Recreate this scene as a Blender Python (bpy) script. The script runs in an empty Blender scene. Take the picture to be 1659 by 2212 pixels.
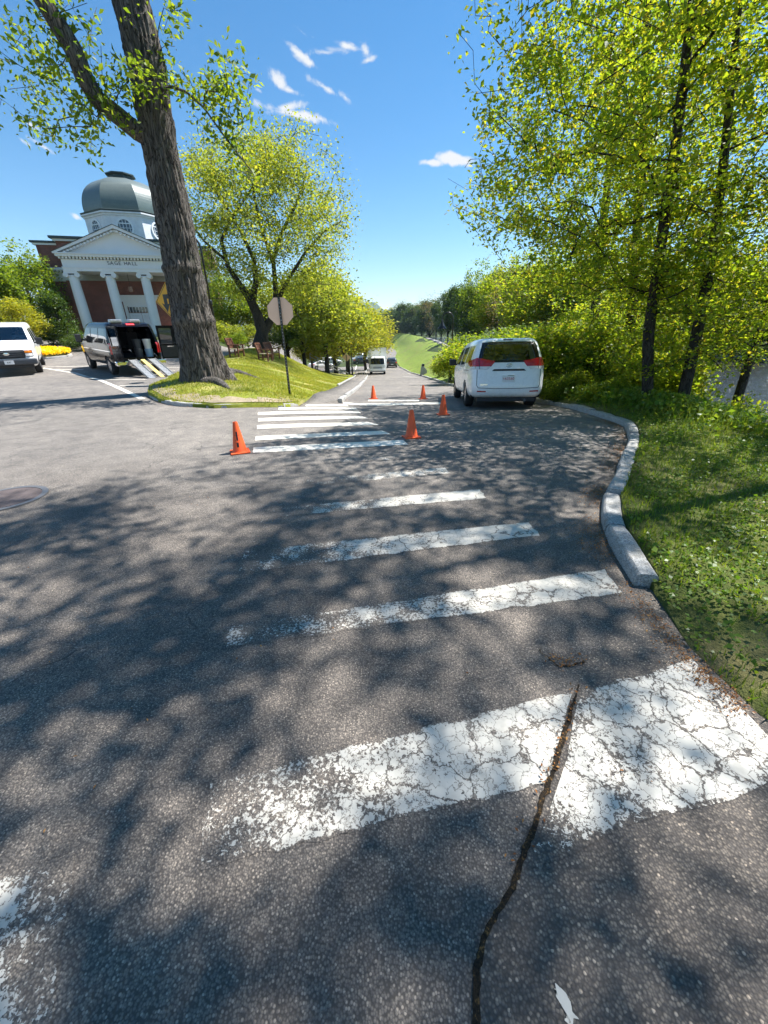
import bpy, bmesh, math, random
import numpy as np
from mathutils import Vector, Matrix, Euler
from mathutils.bvhtree import BVHTree
from mathutils.geometry import delaunay_2d_cdt

scene = bpy.context.scene
COL = scene.collection

# ------------------------------------------------------------------ camera
CAM_H, PITCH, ROLL, FPX = 1.7, math.radians(25.0), math.radians(1.2), 850.0
_R = Vector((1, 0, 0)); _FW = Vector((0, math.cos(PITCH), -math.sin(PITCH))); _UP = Vector((0, math.sin(PITCH), math.cos(PITCH)))
_r = math.cos(ROLL) * _R - math.sin(ROLL) * _UP
_u = math.cos(ROLL) * _UP + math.sin(ROLL) * _R
cam_data = bpy.data.cameras.new('camera')
cam = bpy.data.objects.new('camera', cam_data); COL.objects.link(cam)
M = Matrix((( _r.x, _u.x, -_FW.x, 0), (_r.y, _u.y, -_FW.y, 0), (_r.z, _u.z, -_FW.z, CAM_H), (0, 0, 0, 1)))
cam.matrix_world = M
cam_data.sensor_fit = 'VERTICAL'; cam_data.sensor_height = 36.0
cam_data.lens = 36.0 * FPX / 2212.0
cam_data.clip_start = 0.05; cam_data.clip_end = 20000
scene.camera = cam

# ------------------------------------------------------------------ sun, sky, exposure
SUN_EL = math.radians(59); SUN_AZ = math.radians(64)      # azimuth clockwise from +Y (the view direction)
SUN_DIR = Vector((math.sin(SUN_AZ) * math.cos(SUN_EL), math.cos(SUN_AZ) * math.cos(SUN_EL), math.sin(SUN_EL)))
sun_d = bpy.data.lights.new('sun', 'SUN'); sun_d.energy = 5.0; sun_d.angle = math.radians(0.53); sun_d.color = (1.0, 0.98, 0.945)
sun = bpy.data.objects.new('sun', sun_d); COL.objects.link(sun)
sun.rotation_euler = SUN_DIR.to_track_quat('Z', 'Y').to_euler()
sun.location = (30, 10, 60)

world = bpy.data.worlds.new('World'); scene.world = world; world.use_nodes = True
wn, wl = world.node_tree.nodes, world.node_tree.links
wn.clear()
w_out = wn.new('ShaderNodeOutputWorld'); w_bg = wn.new('ShaderNodeBackground')
sky = wn.new('ShaderNodeTexSky'); sky.sky_type = 'NISHITA'; sky.sun_disc = False
sky.sun_elevation = SUN_EL; sky.sun_rotation = SUN_AZ; sky.altitude = 60; sky.air_density = 1.0; sky.dust_density = 0.0; sky.ozone_density = 2.0
w_bg.inputs['Strength'].default_value = 0.083

def pix_dir(x, y):
    return ((x - 829.5) / FPX * _r + (1106 - y) / FPX * _u + _FW).normalized()
def build_sky():
    # small fair-weather clouds: noise-broken patches round a handful of sky directions
    tc = wn.new('ShaderNodeTexCoord')
    nz = wn.new('ShaderNodeTexNoise'); nz.inputs['Scale'].default_value = 24; nz.inputs['Detail'].default_value = 8; nz.inputs['Roughness'].default_value = 0.66; nz.inputs['Distortion'].default_value = .6
    wl.new(tc.outputs['Generated'], nz.inputs['Vector'])
    last = None
    #        pixel centre, half width, half height, tilt(deg), weight
    clouds = [(652, 68, 26, 9, 25, .95), (676, 80, 14, 5, 5, .8), (648, 118, 26, 10, 25, 1.1), (668, 134, 30, 12, 15, 1.1), (712, 112, 44, 13, -8, 1.1), (752, 100, 34, 10, 8, .95), (790, 110, 14, 20, 30, 1.1), (795, 130, 20, 10, -15, 1.1),
              (605, 178, 22, 20, 30, 1.15), (630, 196, 34, 12, 5, 1.1), (700, 188, 40, 11, 18, 1.1), (745, 210, 26, 11, 30, 1.1), (620, 232, 46, 14, -18, 1.5), (640, 246, 80, 13, 2, 1.5), (692, 256, 22, 12, 10, 1.2),
              (928, 351, 30, 8, 6, 1.3), (985, 344, 42, 13, 14, 1.9), (45, 302, 26, 7, 10, .85), (98, 320, 32, 7, 10, .8), (68, 270, 12, 6, 0, .8), (165, 468, 14, 6, 0, .9), (560, 196, 14, 6, 10, .6)]
    for (px, py, hw, hh, tilt, wgt) in clouds:
        d = pix_dir(px, py)
        rx = (pix_dir(px + 1, py) - d) ; uy = (pix_dir(px, py - 1) - d)
        sx, sy = rx.length, uy.length
        rx.normalize(); uy.normalize()
        t = math.radians(-tilt)
        ax = (rx * math.cos(t) + uy * math.sin(t)); ay = (-rx * math.sin(t) + uy * math.cos(t))
        sub = wn.new('ShaderNodeVectorMath'); sub.operation = 'SUBTRACT'; sub.inputs[1].default_value = d
        wl.new(tc.outputs['Generated'], sub.inputs[0])
        da = wn.new('ShaderNodeVectorMath'); da.operation = 'DOT_PRODUCT'; da.inputs[1].default_value = ax / (hw * sx)
        db = wn.new('ShaderNodeVectorMath'); db.operation = 'DOT_PRODUCT'; db.inputs[1].default_value = ay / (hh * sy)
        wl.new(sub.outputs[0], da.inputs[0]); wl.new(sub.outputs[0], db.inputs[0])
        cmb = wn.new('ShaderNodeCombineXYZ'); wl.new(da.outputs['Value'], cmb.inputs[0]); wl.new(db.outputs['Value'], cmb.inputs[1])
        ln = wn.new('ShaderNodeVectorMath'); ln.operation = 'LENGTH'; wl.new(cmb.outputs[0], ln.inputs[0])
        mr = wn.new('ShaderNodeMapRange'); mr.inputs[1].default_value = 1.5; mr.inputs[2].default_value = 0.0; mr.inputs[3].default_value = 0; mr.inputs[4].default_value = wgt
        wl.new(ln.outputs['Value'], mr.inputs[0])
        if last is None: last = mr.outputs[0]
        else:
            mx = wn.new('ShaderNodeMath'); mx.operation = 'MAXIMUM'; wl.new(last, mx.inputs[0]); wl.new(mr.outputs[0], mx.inputs[1]); last = mx.outputs[0]
    ad = wn.new('ShaderNodeMath'); ad.operation = 'MULTIPLY_ADD'; ad.inputs[1].default_value = 2.6; ad.inputs[2].default_value = -1.62
    wl.new(nz.outputs['Fac'], ad.inputs[0])
    sm = wn.new('ShaderNodeMath'); sm.operation = 'ADD'; wl.new(last, sm.inputs[0]); wl.new(ad.outputs[0], sm.inputs[1])
    cr = wn.new('ShaderNodeMapRange'); cr.inputs[1].default_value = 0.02; cr.inputs[2].default_value = 0.85; cr.interpolation_type = 'SMOOTHSTEP'
    wl.new(sm.outputs[0], cr.inputs[0])
    gate = wn.new('ShaderNodeMapRange'); gate.inputs[1].default_value = 0.0; gate.inputs[2].default_value = 0.15; wl.new(last, gate.inputs[0])
    mu = wn.new('ShaderNodeMath'); mu.operation = 'MULTIPLY'; wl.new(cr.outputs[0], mu.inputs[0]); wl.new(gate.outputs[0], mu.inputs[1])
    mix = wn.new('ShaderNodeMix'); mix.data_type = 'RGBA'
    wl.new(mu.outputs[0], mix.inputs[0]); 
    hs = wn.new('ShaderNodeHueSaturation'); hs.inputs['Saturation'].default_value = 1.3; hs.inputs['Value'].default_value = .94; hs.inputs['Hue'].default_value = .495
    wl.new(sky.outputs[0], hs.inputs['Color']); wl.new(hs.outputs[0], mix.inputs[6]); mix.inputs[7].default_value = (4.9, 5.0, 5.1, 1)
    wl.new(mix.outputs[2], w_bg.inputs['Color'])
    wl.new(w_bg.outputs[0], w_out.inputs[0])
build_sky()

scene.view_settings.view_transform = 'Standard'; scene.view_settings.look = 'None'
scene.view_settings.exposure = 1.2; scene.view_settings.gamma = 1.0; scene.view_settings.use_curve_mapping = False
scene.render.engine = 'CYCLES'
scene.cycles.use_adaptive_sampling = True; scene.cycles.adaptive_threshold = 0.02
scene.cycles.use_denoising = True
scene.cycles.max_bounces = 10; scene.cycles.diffuse_bounces = 6; scene.cycles.transparent_max_bounces = 12; scene.cycles.transmission_bounces = 6
scene.cycles.caustics_reflective = False; scene.cycles.caustics_refractive = False
scene.cycles.sample_clamp_indirect = 6

# ------------------------------------------------------------------ helpers: numbers
def sstep(a, b, x):
    t = np.clip((np.asarray(x, float) - a) / (np.asarray(b, float) - a), 0, 1); return t * t * (3 - 2 * t)
def lerp(a, b, t): return a + (b - a) * t
_PY = np.array([-50, 5.5, 6.5, 7.5, 9, 12, 20, 40, 54, 75, 110, 160, 200, 300, 500.])
_PZ = np.array([0, 0, -.02, -.075, -.185, -.42, -1.04, -2.6, -3.65, -4.65, -5.6, -6.4, -7.2, -8.4, -9.])
def z_road(y): return np.interp(y, _PY, _PZ)
def z_plat(y, x=0):
    hi = np.interp(y, [-50, 12, 18, 22, 30, 42, 400], [0, .0, .05, .22, .82, 1.55, 1.6]); lo = np.interp(y, [-50, 12, 18, 24, 30, 35, 42, 60], [0, .0, .04, .14, .42, .35, -.3, -1])
    return lerp(hi, lo, sstep(-15, -11, x))
def x_edge(y): return np.interp(y, [-50, 2, 7.4, 11, 16, 22, 45, 75, 110, 160, 200, 240, 300], [3, 3, 4.5, 4.65, 4.6, 3.75, 4.0, 3.2, 3.6, 6.2, 6.5, 4.2, -6])
def x_crest(y): return np.interp(y, [-50, 2, 6, 11, 15, 20, 40, 100, 150, 250, 300], [6.2, 6.1, 5.5, 5.7, 6.2, 6.8, 7.8, 11.7, 13.5, 14, 14])
def z_crest(y): return np.interp(y, [-50, 8, 15, 40, 300], [0.0, 0.0, -.28, -1.0, -1.3])
WATER_Z = -1.3
def Zs(x, y):
    """height of the paved / base surface of the place"""
    x = np.asarray(x, float); y = np.asarray(y, float)
    zr = z_road(y); zp = z_plat(y, x)
    a = np.interp(y, [0, 10, 14, 20, 30, 40], [-4.2, -4.2, -5, -7.6, -9.6, -12]); b = np.interp(y, [0, 10, 14, 18, 40], [1.0, 1.0, -.6, -1.9, -3.2])
    S = sstep(a, b, x)
    keep = 1 - sstep(36, 58, y) * sstep(-19, -13, x)
    left = lerp(zr, zp, keep)
    z = lerp(left, zr, S)
    xe = x_edge(y); xc = x_crest(y); zc = z_crest(y)
    t = sstep(xe, xc, x)
    z = np.where(x > xe, lerp(zr, np.maximum(zc, zr), t), z)
    fall = sstep(xc + np.interp(y, [0, 14, 30], [.3, .3, .2]), xc + np.interp(y, [0, 14, 30], [4.0, 4.2, 4.5]), x)
    z = np.where(x > xc, lerp(z, WATER_Z - .9, fall), z)
    # the far bank of the river
    fb = np.interp(y, [-50, 20, 40, 80, 400], [46, 40, 36, 36, 40])
    z = np.where(x > fb - 6, lerp(z, 1.5, sstep(fb - 6, fb + 6, x)), z)
    return z
def Z(x, y): return float(Zs(x, y))
def at(px, py, Y):
    d = (px - 829.5) / FPX * _r + (1106 - py) / FPX * _u + _FW
    return Vector((0, 0, CAM_H)) + d * (Y / d.y)
def g(px, py, off=0.0):
    """the point of the ground that the photograph shows at (px, py)"""
    d = (px - 829.5) / FPX * _r + (1106 - py) / FPX * _u + _FW
    t0 = 0.2
    o = Vector((0, 0, CAM_H))
    t = 0.3; prev = 0.0
    while t < 400:
        p = o + d * t
        if p.z < Z(p.x, p.y) + off:
            lo, hi = prev, t
            for _ in range(30):
                m = (lo + hi) / 2; p = o + d * m
                if p.z < Z(p.x, p.y) + off: hi = m
                else: lo = m
            p = o + d * hi
            return (p.x, p.y)
        prev = t; t *= 1.03
    p = o + d * 400
    return (p.x, p.y)

# ------------------------------------------------------------------ helpers: scene objects
def tag(o, label=None, cat=None, group=None, kind=None):
    if label: o['label'] = label
    if cat: o['category'] = cat
    if group: o['group'] = group
    if kind: o['kind'] = kind
    return o
def empty(name, loc=(0, 0, 0), rz=0.0):
    o = bpy.data.objects.new(name, None); COL.objects.link(o); o.location = loc; o.rotation_euler = (0, 0, rz); o.empty_display_size = .2
    return o
def link(name, me, mats=None, parent=None, smooth=False):
    o = bpy.data.objects.new(name, me); COL.objects.link(o)
    if mats is not None:
        for m in (mats if isinstance(mats, (list, tuple)) else [mats]): me.materials.append(m)
    if parent is not None: o.parent = parent
    if smooth and len(me.polygons): me.polygons.foreach_set('use_smooth', [True] * len(me.polygons))
    return o
def mesh_np(name, V, Fc):
    """V (n,3) array, Fc (m,k) int array: fast mesh"""
    me = bpy.data.meshes.new(name); V = np.asarray(V, np.float32); Fc = np.asarray(Fc, np.int32)
    k = Fc.shape[1]
    me.vertices.add(len(V)); me.vertices.foreach_set('co', V.ravel())
    me.loops.add(Fc.size); me.loops.foreach_set('vertex_index', Fc.ravel())
    me.polygons.add(len(Fc)); me.polygons.foreach_set('loop_start', np.arange(0, Fc.size, k, dtype=np.int32)); me.polygons.foreach_set('loop_total', np.full(len(Fc), k, np.int32))
    me.update(calc_edges=True); return me
class MB:
    """collects vertices and faces for one mesh"""
    def __init__(s): s.v = []; s.f = []
    def add(s, v, f):
        n = len(s.v); s.v += [tuple(p) for p in v]; s.f += [tuple(i + n for i in q) for q in f]; return s
    def box(s, a, b, bev=0.0):
        x0, y0, z0 = a; x1, y1, z1 = b
        if bev <= 0:
            return s.add([(x0, y0, z0), (x1, y0, z0), (x1, y1, z0), (x0, y1, z0), (x0, y0, z1), (x1, y0, z1), (x1, y1, z1), (x0, y1, z1)],
                         [(0, 3, 2, 1), (4, 5, 6, 7), (0, 1, 5, 4), (1, 2, 6, 5), (2, 3, 7, 6), (3, 0, 4, 7)])
        bm = bmesh.new(); bmesh.ops.create_cube(bm, size=1)
        for v in bm.verts: v.co = Vector((lerp(x0, x1, v.co.x + .5), lerp(y0, y1, v.co.y + .5), lerp(z0, z1, v.co.z + .5)))
        bmesh.ops.bevel(bm, geom=bm.edges[:], offset=bev, segments=2, affect='EDGES', profile=.6)
        s.bm(bm); bm.free(); return s
    def bm(s, bm):
        bm.verts.index_update(); n = len(s.v)
        s.v += [tuple(v.co) for v in bm.verts]; s.f += [tuple(v.index + n for v in f.verts) for f in bm.faces]; return s
    def tube(s, pts, rad, n=8, cap=True):
        pts = [Vector(p) for p in pts]; rads = rad if isinstance(rad, (list, tuple)) else [rad] * len(pts)
        base = len(s.v); prev = None
        for i, p in enumerate(pts):
            t = (pts[min(i + 1, len(pts) - 1)] - pts[max(i - 1, 0)]).normalized()
            if prev is None:
                a = Vector((0, 0, 1)) if abs(t.z) < .9 else Vector((1, 0, 0)); prev = t.cross(a).normalized()
            prev = (prev - t * prev.dot(t)).normalized(); b = t.cross(prev)
            for k in range(n):
                an = 2 * math.pi * k / n; s.v.append(tuple(p + (prev * math.cos(an) + b * math.sin(an)) * rads[i]))
        for i in range(len(pts) - 1):
            for k in range(n):
                a0 = base + i * n + k; a1 = base + i * n + (k + 1) % n; s.f.append((a0, a1, a1 + n, a0 + n))
        if cap:
            s.f.append(tuple(base + k for k in reversed(range(n)))); s.f.append(tuple(base + (len(pts) - 1) * n + k for k in range(n)))
        return s
    def lathe(s, prof, n=20, c=(0, 0, 0), axis='z', cap=True):
        base = len(s.v); c = Vector(c)
        for (r, h) in prof:
            for k in range(n):
                an = 2 * math.pi * k / n
                q = Vector((r * math.cos(an), r * math.sin(an), h))
                if axis == 'x': q = Vector((h, r * math.cos(an), r * math.sin(an)))
                if axis == 'y': q = Vector((r * math.sin(an), h, r * math.cos(an)))
                s.v.append(tuple(c + q))
        for i in range(len(prof) - 1):
            for k in range(n):
                a0 = base + i * n + k; a1 = base + i * n + (k + 1) % n; s.f.append((a0, a1, a1 + n, a0 + n))
        if cap:
            s.f.append(tuple(base + k for k in reversed(range(n)))); s.f.append(tuple(base + (len(prof) - 1) * n + k for k in range(n)))
        return s
    def prism(s, outline, d0, d1, axis='y'):
        """outline of 2-D points swept between d0 and d1 along axis"""
        n = len(outline); base = len(s.v)
        for d in (d0, d1):
            for (a, b) in outline: s.v.append({'y': (a, d, b), 'x': (d, a, b), 'z': (a, b, d)}[axis])
        s.f.append(tuple(base + i for i in range(n))); s.f.append(tuple(base + n + i for i in reversed(range(n))))
        for i in range(n):
            j = (i + 1) % n; s.f.append((base + i, base + n + i, base + n + j, base + j))
        return s
    def mesh(s, name, fix=True):
        me = bpy.data.meshes.new(name); me.from_pydata(s.v, [], s.f); me.update()
        if fix:
            bm = bmesh.new(); bm.from_mesh(me); bmesh.ops.recalc_face_normals(bm, faces=bm.faces[:]); bm.to_mesh(me); bm.free()
        return me
    def build(s, name, mat, parent=None, smooth=False, bevel=0, auto=None):
        o = link(name, s.mesh(name), mat, parent, smooth)
        if bevel:
            m = o.modifiers.new('bevel', 'BEVEL'); m.width = bevel; m.segments = 2; m.limit_method = 'ANGLE'; m.angle_limit = math.radians(40)
        if auto:
            o.data.polygons.foreach_set('use_smooth', [True] * len(o.data.polygons))
            o.data.set_sharp_from_angle(angle=math.radians(auto))
        return o
def copy_tree(o, parent=None):
    c = o.copy(); COL.objects.link(c); c.parent = parent
    for ch in list(o.children): copy_tree(ch, c)
    return c
def inside(poly, x, y):
    """vectorised point-in-polygon"""
    x = np.asarray(x); y = np.asarray(y); r = np.zeros(x.shape, bool); n = len(poly)
    for i in range(n):
        x0, y0 = poly[i]; x1, y1 = poly[(i + 1) % n]
        if y0 == y1: continue
        c = ((y0 > y) != (y1 > y)) & (x < (x1 - x0) * (y - y0) / (y1 - y0) + x0); r ^= c
    return r
def resample(pts, step, closed=False):
    out = []; P = list(pts) + ([pts[0]] if closed else [])
    for i in range(len(P) - 1):
        a = np.array(P[i], float); b = np.array(P[i + 1], float); n = max(1, int(math.ceil(np.linalg.norm(b - a) / step)))
        for k in range(n): out.append(tuple(a + (b - a) * k / n))
    if not closed: out.append(tuple(P[-1]))
    return out
def spline(pts, step):
    """Catmull-Rom through pts, resampled"""
    P = [np.array(p, float) for p in pts]; P = [2 * P[0] - P[1]] + P + [2 * P[-1] - P[-2]]; out = []
    for i in range(1, len(P) - 2):
        a, b, c, d = P[i - 1:i + 3]; n = max(1, int(np.linalg.norm(c - b) / step))
        for k in range(n):
            t = k / n; out.append(tuple(.5 * ((2 * b) + (-a + c) * t + (2 * a - 5 * b + 4 * c - d) * t * t + (-a + 3 * b - 3 * c + d) * t ** 3)))
    out.append(tuple(P[-2])); return out
def sheet(name, outline, res, zf, mat, parent=None, kind=None, edge=None, fine=None, skirt=0.0):
    """a surface cut to a 2-D outline and draped over zf(x, y)"""
    ol = resample(outline, edge or res, True)
    xs = [p[0] for p in ol]; ys = [p[1] for p in ol]
    gx, gy = np.meshgrid(np.arange(min(xs) + res * .5, max(xs), res), np.arange(min(ys) + res * .5, max(ys), res))
    gx = gx.ravel(); gy = gy.ravel()
    if fine:
        x0, x1, y0, y1, fr = fine; hx, hy = np.meshgrid(np.arange(x0, x1, fr), np.arange(y0, y1, fr)); o_ = (gx < x0 - .2) | (gx > x1 + .2) | (gy < y0 - .2) | (gy > y1 + .2)
        gx = np.concatenate([gx[o_], hx.ravel()]); gy = np.concatenate([gy[o_], hy.ravel()])
    k = inside(ol, gx, gy); gx = gx[k]; gy = gy[k]
    A = np.array(ol)
    if len(gx):
        keep = np.ones(len(gx), bool)
        for i in range(0, len(gx), 4000):
            d = np.min((gx[i:i + 4000, None] - A[None, :, 0]) ** 2 + (gy[i:i + 4000, None] - A[None, :, 1]) ** 2, axis=1); keep[i:i + 4000] = d > (res * .4) ** 2
        gx = gx[keep]; gy = gy[keep]
    pts = [Vector(p) for p in ol] + [Vector((a, b)) for a, b in zip(gx, gy)]
    n = len(ol); v, e, f, *_ = delaunay_2d_cdt(pts, [(i, (i + 1) % n) for i in range(n)], [], 1, 1e-5)
    V = np.array([(p.x, p.y) for p in v]); zz = zf(V[:, 0], V[:, 1])
    verts = [(a, b, c) for (a, b), c in zip(V, zz)]; faces = [tuple(q) for q in f]
    # orient upwards
    faces = [q if (V[q[1]][0] - V[q[0]][0]) * (V[q[2]][1] - V[q[0]][1]) - (V[q[1]][1] - V[q[0]][1]) * (V[q[2]][0] - V[q[0]][0]) > 0 else tuple(reversed(q)) for q in faces]
    me = bpy.data.meshes.new(name); me.from_pydata(verts, [], faces); me.update()
    if skirt:
        bm = bmesh.new(); bm.from_mesh(me); ex = bmesh.ops.extrude_edge_only(bm, edges=[e_ for e_ in bm.edges if e_.is_boundary])
        for q in ex['geom']:
            if isinstance(q, bmesh.types.BMVert): q.co.z -= skirt
        bm.to_mesh(me); bm.free()
    o = link(name, me, mat, parent, True)
    if kind: o['kind'] = kind
    return o

# ------------------------------------------------------------------ helpers: materials
MATS = {}
def _nt(name):
    m = bpy.data.materials.new(name); m.use_nodes = True; nt = m.node_tree; nt.nodes.clear(); MATS[name] = m
    out = nt.nodes.new('ShaderNodeOutputMaterial'); return m, nt, out
def N(nt, t, **kw):
    n = nt.nodes.new('ShaderNode' + t)
    for k, v in kw.items():
        if k.startswith('i_'):
            key = k[2:].replace('_', ' '); n.inputs[key].default_value = v
        else: setattr(n, k, v)
    return n
def noise(nt, vec, scale, detail=4, rough=.55, dist=0.0):
    n = N(nt, 'TexNoise'); n.inputs['Scale'].default_value = scale; n.inputs['Detail'].default_value = detail; n.inputs['Roughness'].default_value = rough; n.inputs['Distortion'].default_value = dist
    if vec is not None: nt.links.new(vec, n.inputs['Vector'])
    return n.outputs['Fac']
def ramp(nt, fac, stops, interp='LINEAR'):
    r = N(nt, 'ValToRGB'); r.color_ramp.interpolation = interp; el = r.color_ramp.elements
    el[0].position, el[0].color = stops[0][0], (*stops[0][1], 1); el[1].position, el[1].color = stops[-1][0], (*stops[-1][1], 1)
    for p, c in stops[1:-1]:
        e = el.new(p); e.color = (*c, 1)
    nt.links.new(fac, r.inputs[0]); return r.outputs[0]
def mrange(nt, v, a, b, c=0.0, d=1.0, smooth=True):
    m = N(nt, 'MapRange'); m.inputs[1].default_value = a; m.inputs[2].default_value = b; m.inputs[3].default_value = c; m.inputs[4].default_value = d
    if smooth: m.interpolation_type = 'SMOOTHSTEP'
    nt.links.new(v, m.inputs[0]); return m.outputs[0]
def mth(nt, op, a, b=None, c=None):
    m = N(nt, 'Math', operation=op)
    for i, v in enumerate((a, b, c)):
        if v is None: continue
        if isinstance(v, (int, float)): m.inputs[i].default_value = v
        else: nt.links.new(v, m.inputs[i])
    return m.outputs[0]
def mixc(nt, f, a, b, blend='MIX'):
    m = N(nt, 'Mix', data_type='RGBA', blend_type=blend)
    for i, v in ((0, f), (6, a), (7, b)):
        if isinstance(v, (int, float)): m.inputs[i].default_value = v
        elif isinstance(v, tuple): m.inputs[i].default_value = (*v, 1)
        else: nt.links.new(v, m.inputs[i])
    return m.outputs[2]
def pbsdf(nt, col, rough=.6, metal=0.0, spec=.5, bump=None, bstr=.3, bdist=.01, coat=0.0):
    b = N(nt, 'BsdfPrincipled')
    if isinstance(col, tuple): b.inputs['Base Color'].default_value = (*col, 1)
    else: nt.links.new(col, b.inputs['Base Color'])
    if isinstance(rough, (int, float)): b.inputs['Roughness'].default_value = rough
    else: nt.links.new(rough, b.inputs['Roughness'])
    b.inputs['Metallic'].default_value = metal; b.inputs['Specular IOR Level'].default_value = spec
    b.inputs['Coat Weight'].default_value = coat; b.inputs['Coat Roughness'].default_value = .04
    if bump is not None:
        bp = N(nt, 'Bump'); bp.inputs['Strength'].default_value = bstr; bp.inputs['Distance'].default_value = bdist
        nt.links.new(bump, bp.inputs['Height']); nt.links.new(bp.outputs[0], b.inputs['Normal'])
    return b
def pos(nt): return N(nt, 'NewGeometry').outputs['Position']
def objco(nt): return N(nt, 'TexCoord').outputs['Object']
def simple(name, col, rough=.5, metal=0.0, spec=.5, var=.12, scale=3.0, bump=0.0, bscale=40, coat=0.0):
    """a plain material with a little uneven colour and relief"""
    if name in MATS: return MATS[name]
    m, nt, out = _nt(name); v = objco(nt)
    n1 = noise(nt, v, scale, 5)
    c = mixc(nt, n1, tuple(x * (1 - var) for x in col), tuple(min(1, x * (1 + var)) for x in col))
    r = mrange(nt, noise(nt, v, scale * 4, 3), .3, .7, max(0, rough - .06), min(1, rough + .06))
    h = noise(nt, v, bscale, 4) if bump else None
    b = pbsdf(nt, c, r, metal, spec, h, bump, .01, coat)
    nt.links.new(b.outputs[0], out.inputs[0]); return m
# ------------------------------------------------------------------ ground materials
def asphalt_bsdf(nt, tone=1.0, coarse=False, warm=0.0):
    P = pos(nt)
    vo = N(nt, 'TexVoronoi'); vo.inputs['Scale'].default_value = 105 if coarse else 135; nt.links.new(P, vo.inputs['Vector'])
    sep = N(nt, 'SeparateColor'); nt.links.new(vo.outputs['Color'], sep.inputs[0])
    big = noise(nt, P, .35, 2, .6); mid = noise(nt, P, 3.2, 3, .6); fine = noise(nt, P, 70, 1, .6)
    st = ramp(nt, sep.outputs[0], [(0, (.08, .08, .083)), (.45, (.135, .133, .132)), (.8, (.19, .185, .178)), (.95, (.25, .24, .22)), (1, (.45, .42, .38))] if coarse else
              [(0, (.11, .11, .114)), (.5, (.155, .154, .155)), (.85, (.2, .197, .192)), (1, (.34, .33, .315))])
    c = mixc(nt, mrange(nt, vo.outputs['Distance'], .25 if coarse else .3, .75), st, (.07, .07, .073))
    c = mixc(nt, 1.0, c, ramp(nt, big, [(.25, (.78 * tone, .78 * tone, .79 * tone)), (.75, (1.25 * tone, 1.23 * tone, 1.2 * tone))]), 'MULTIPLY')
    c = mixc(nt, 1.0, c, ramp(nt, mid, [(.25, (.72, .72, .73)), (.75, (1.28, 1.27, 1.25))]), 'MULTIPLY')
    yy = N(nt, 'SeparateXYZ'); nt.links.new(P, yy.inputs[0])      # tone runs from darker at the crossing to lighter over the plaza behind
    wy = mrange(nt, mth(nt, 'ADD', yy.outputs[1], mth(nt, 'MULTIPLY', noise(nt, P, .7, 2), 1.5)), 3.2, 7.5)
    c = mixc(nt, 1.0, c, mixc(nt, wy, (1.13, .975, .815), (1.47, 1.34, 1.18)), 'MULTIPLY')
    # oil spots and old tar dribbles
    c = mixc(nt, mrange(nt, noise(nt, P, 1.1, 2, .5, .6), .66, .78, 0, .45), c, (.04, .04, .043))
    c = mixc(nt, mrange(nt, noise(nt, P, .16, 2, .6), .5, .75, 0, .35), c, (.17, .16, .15))
    # hairline cracks
    dn = N(nt, 'TexNoise'); dn.inputs['Scale'].default_value = 2.2; dn.inputs['Detail'].default_value = 3; nt.links.new(P, dn.inputs['Vector'])
    va = N(nt, 'VectorMath', operation='SCALE'); va.inputs['Scale'].default_value = .7; nt.links.new(dn.outputs['Color'], va.inputs[0])
    vb = N(nt, 'VectorMath', operation='ADD'); nt.links.new(P, vb.inputs[0]); nt.links.new(va.outputs[0], vb.inputs[1])
    ve = N(nt, 'TexVoronoi', feature='DISTANCE_TO_EDGE'); ve.inputs['Scale'].default_value = .55; nt.links.new(vb.outputs[0], ve.inputs['Vector'])
    gate = mrange(nt, noise(nt, P, .5, 2), .47, .6)
    ck = mth(nt, 'MULTIPLY', mrange(nt, ve.outputs['Distance'], .0, .006, 1, 0), gate)
    c = mixc(nt, mth(nt, 'MULTIPLY', ck, .8), c, (.02, .02, .021))
    h = mth(nt, 'ADD', mth(nt, 'MULTIPLY', vo.outputs['Distance'], -1.0), mth(nt, 'MULTIPLY', fine, .6))
    return pbsdf(nt, c, mrange(nt, fine, .3, .7, .72, .92), 0, .35, h, .85 if coarse else .6, .006)
def asphalt(name, tone=1.0, coarse=False):
    m, nt, out = _nt(name); nt.links.new(asphalt_bsdf(nt, tone, coarse).outputs[0], out.inputs[0]); return m
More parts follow.
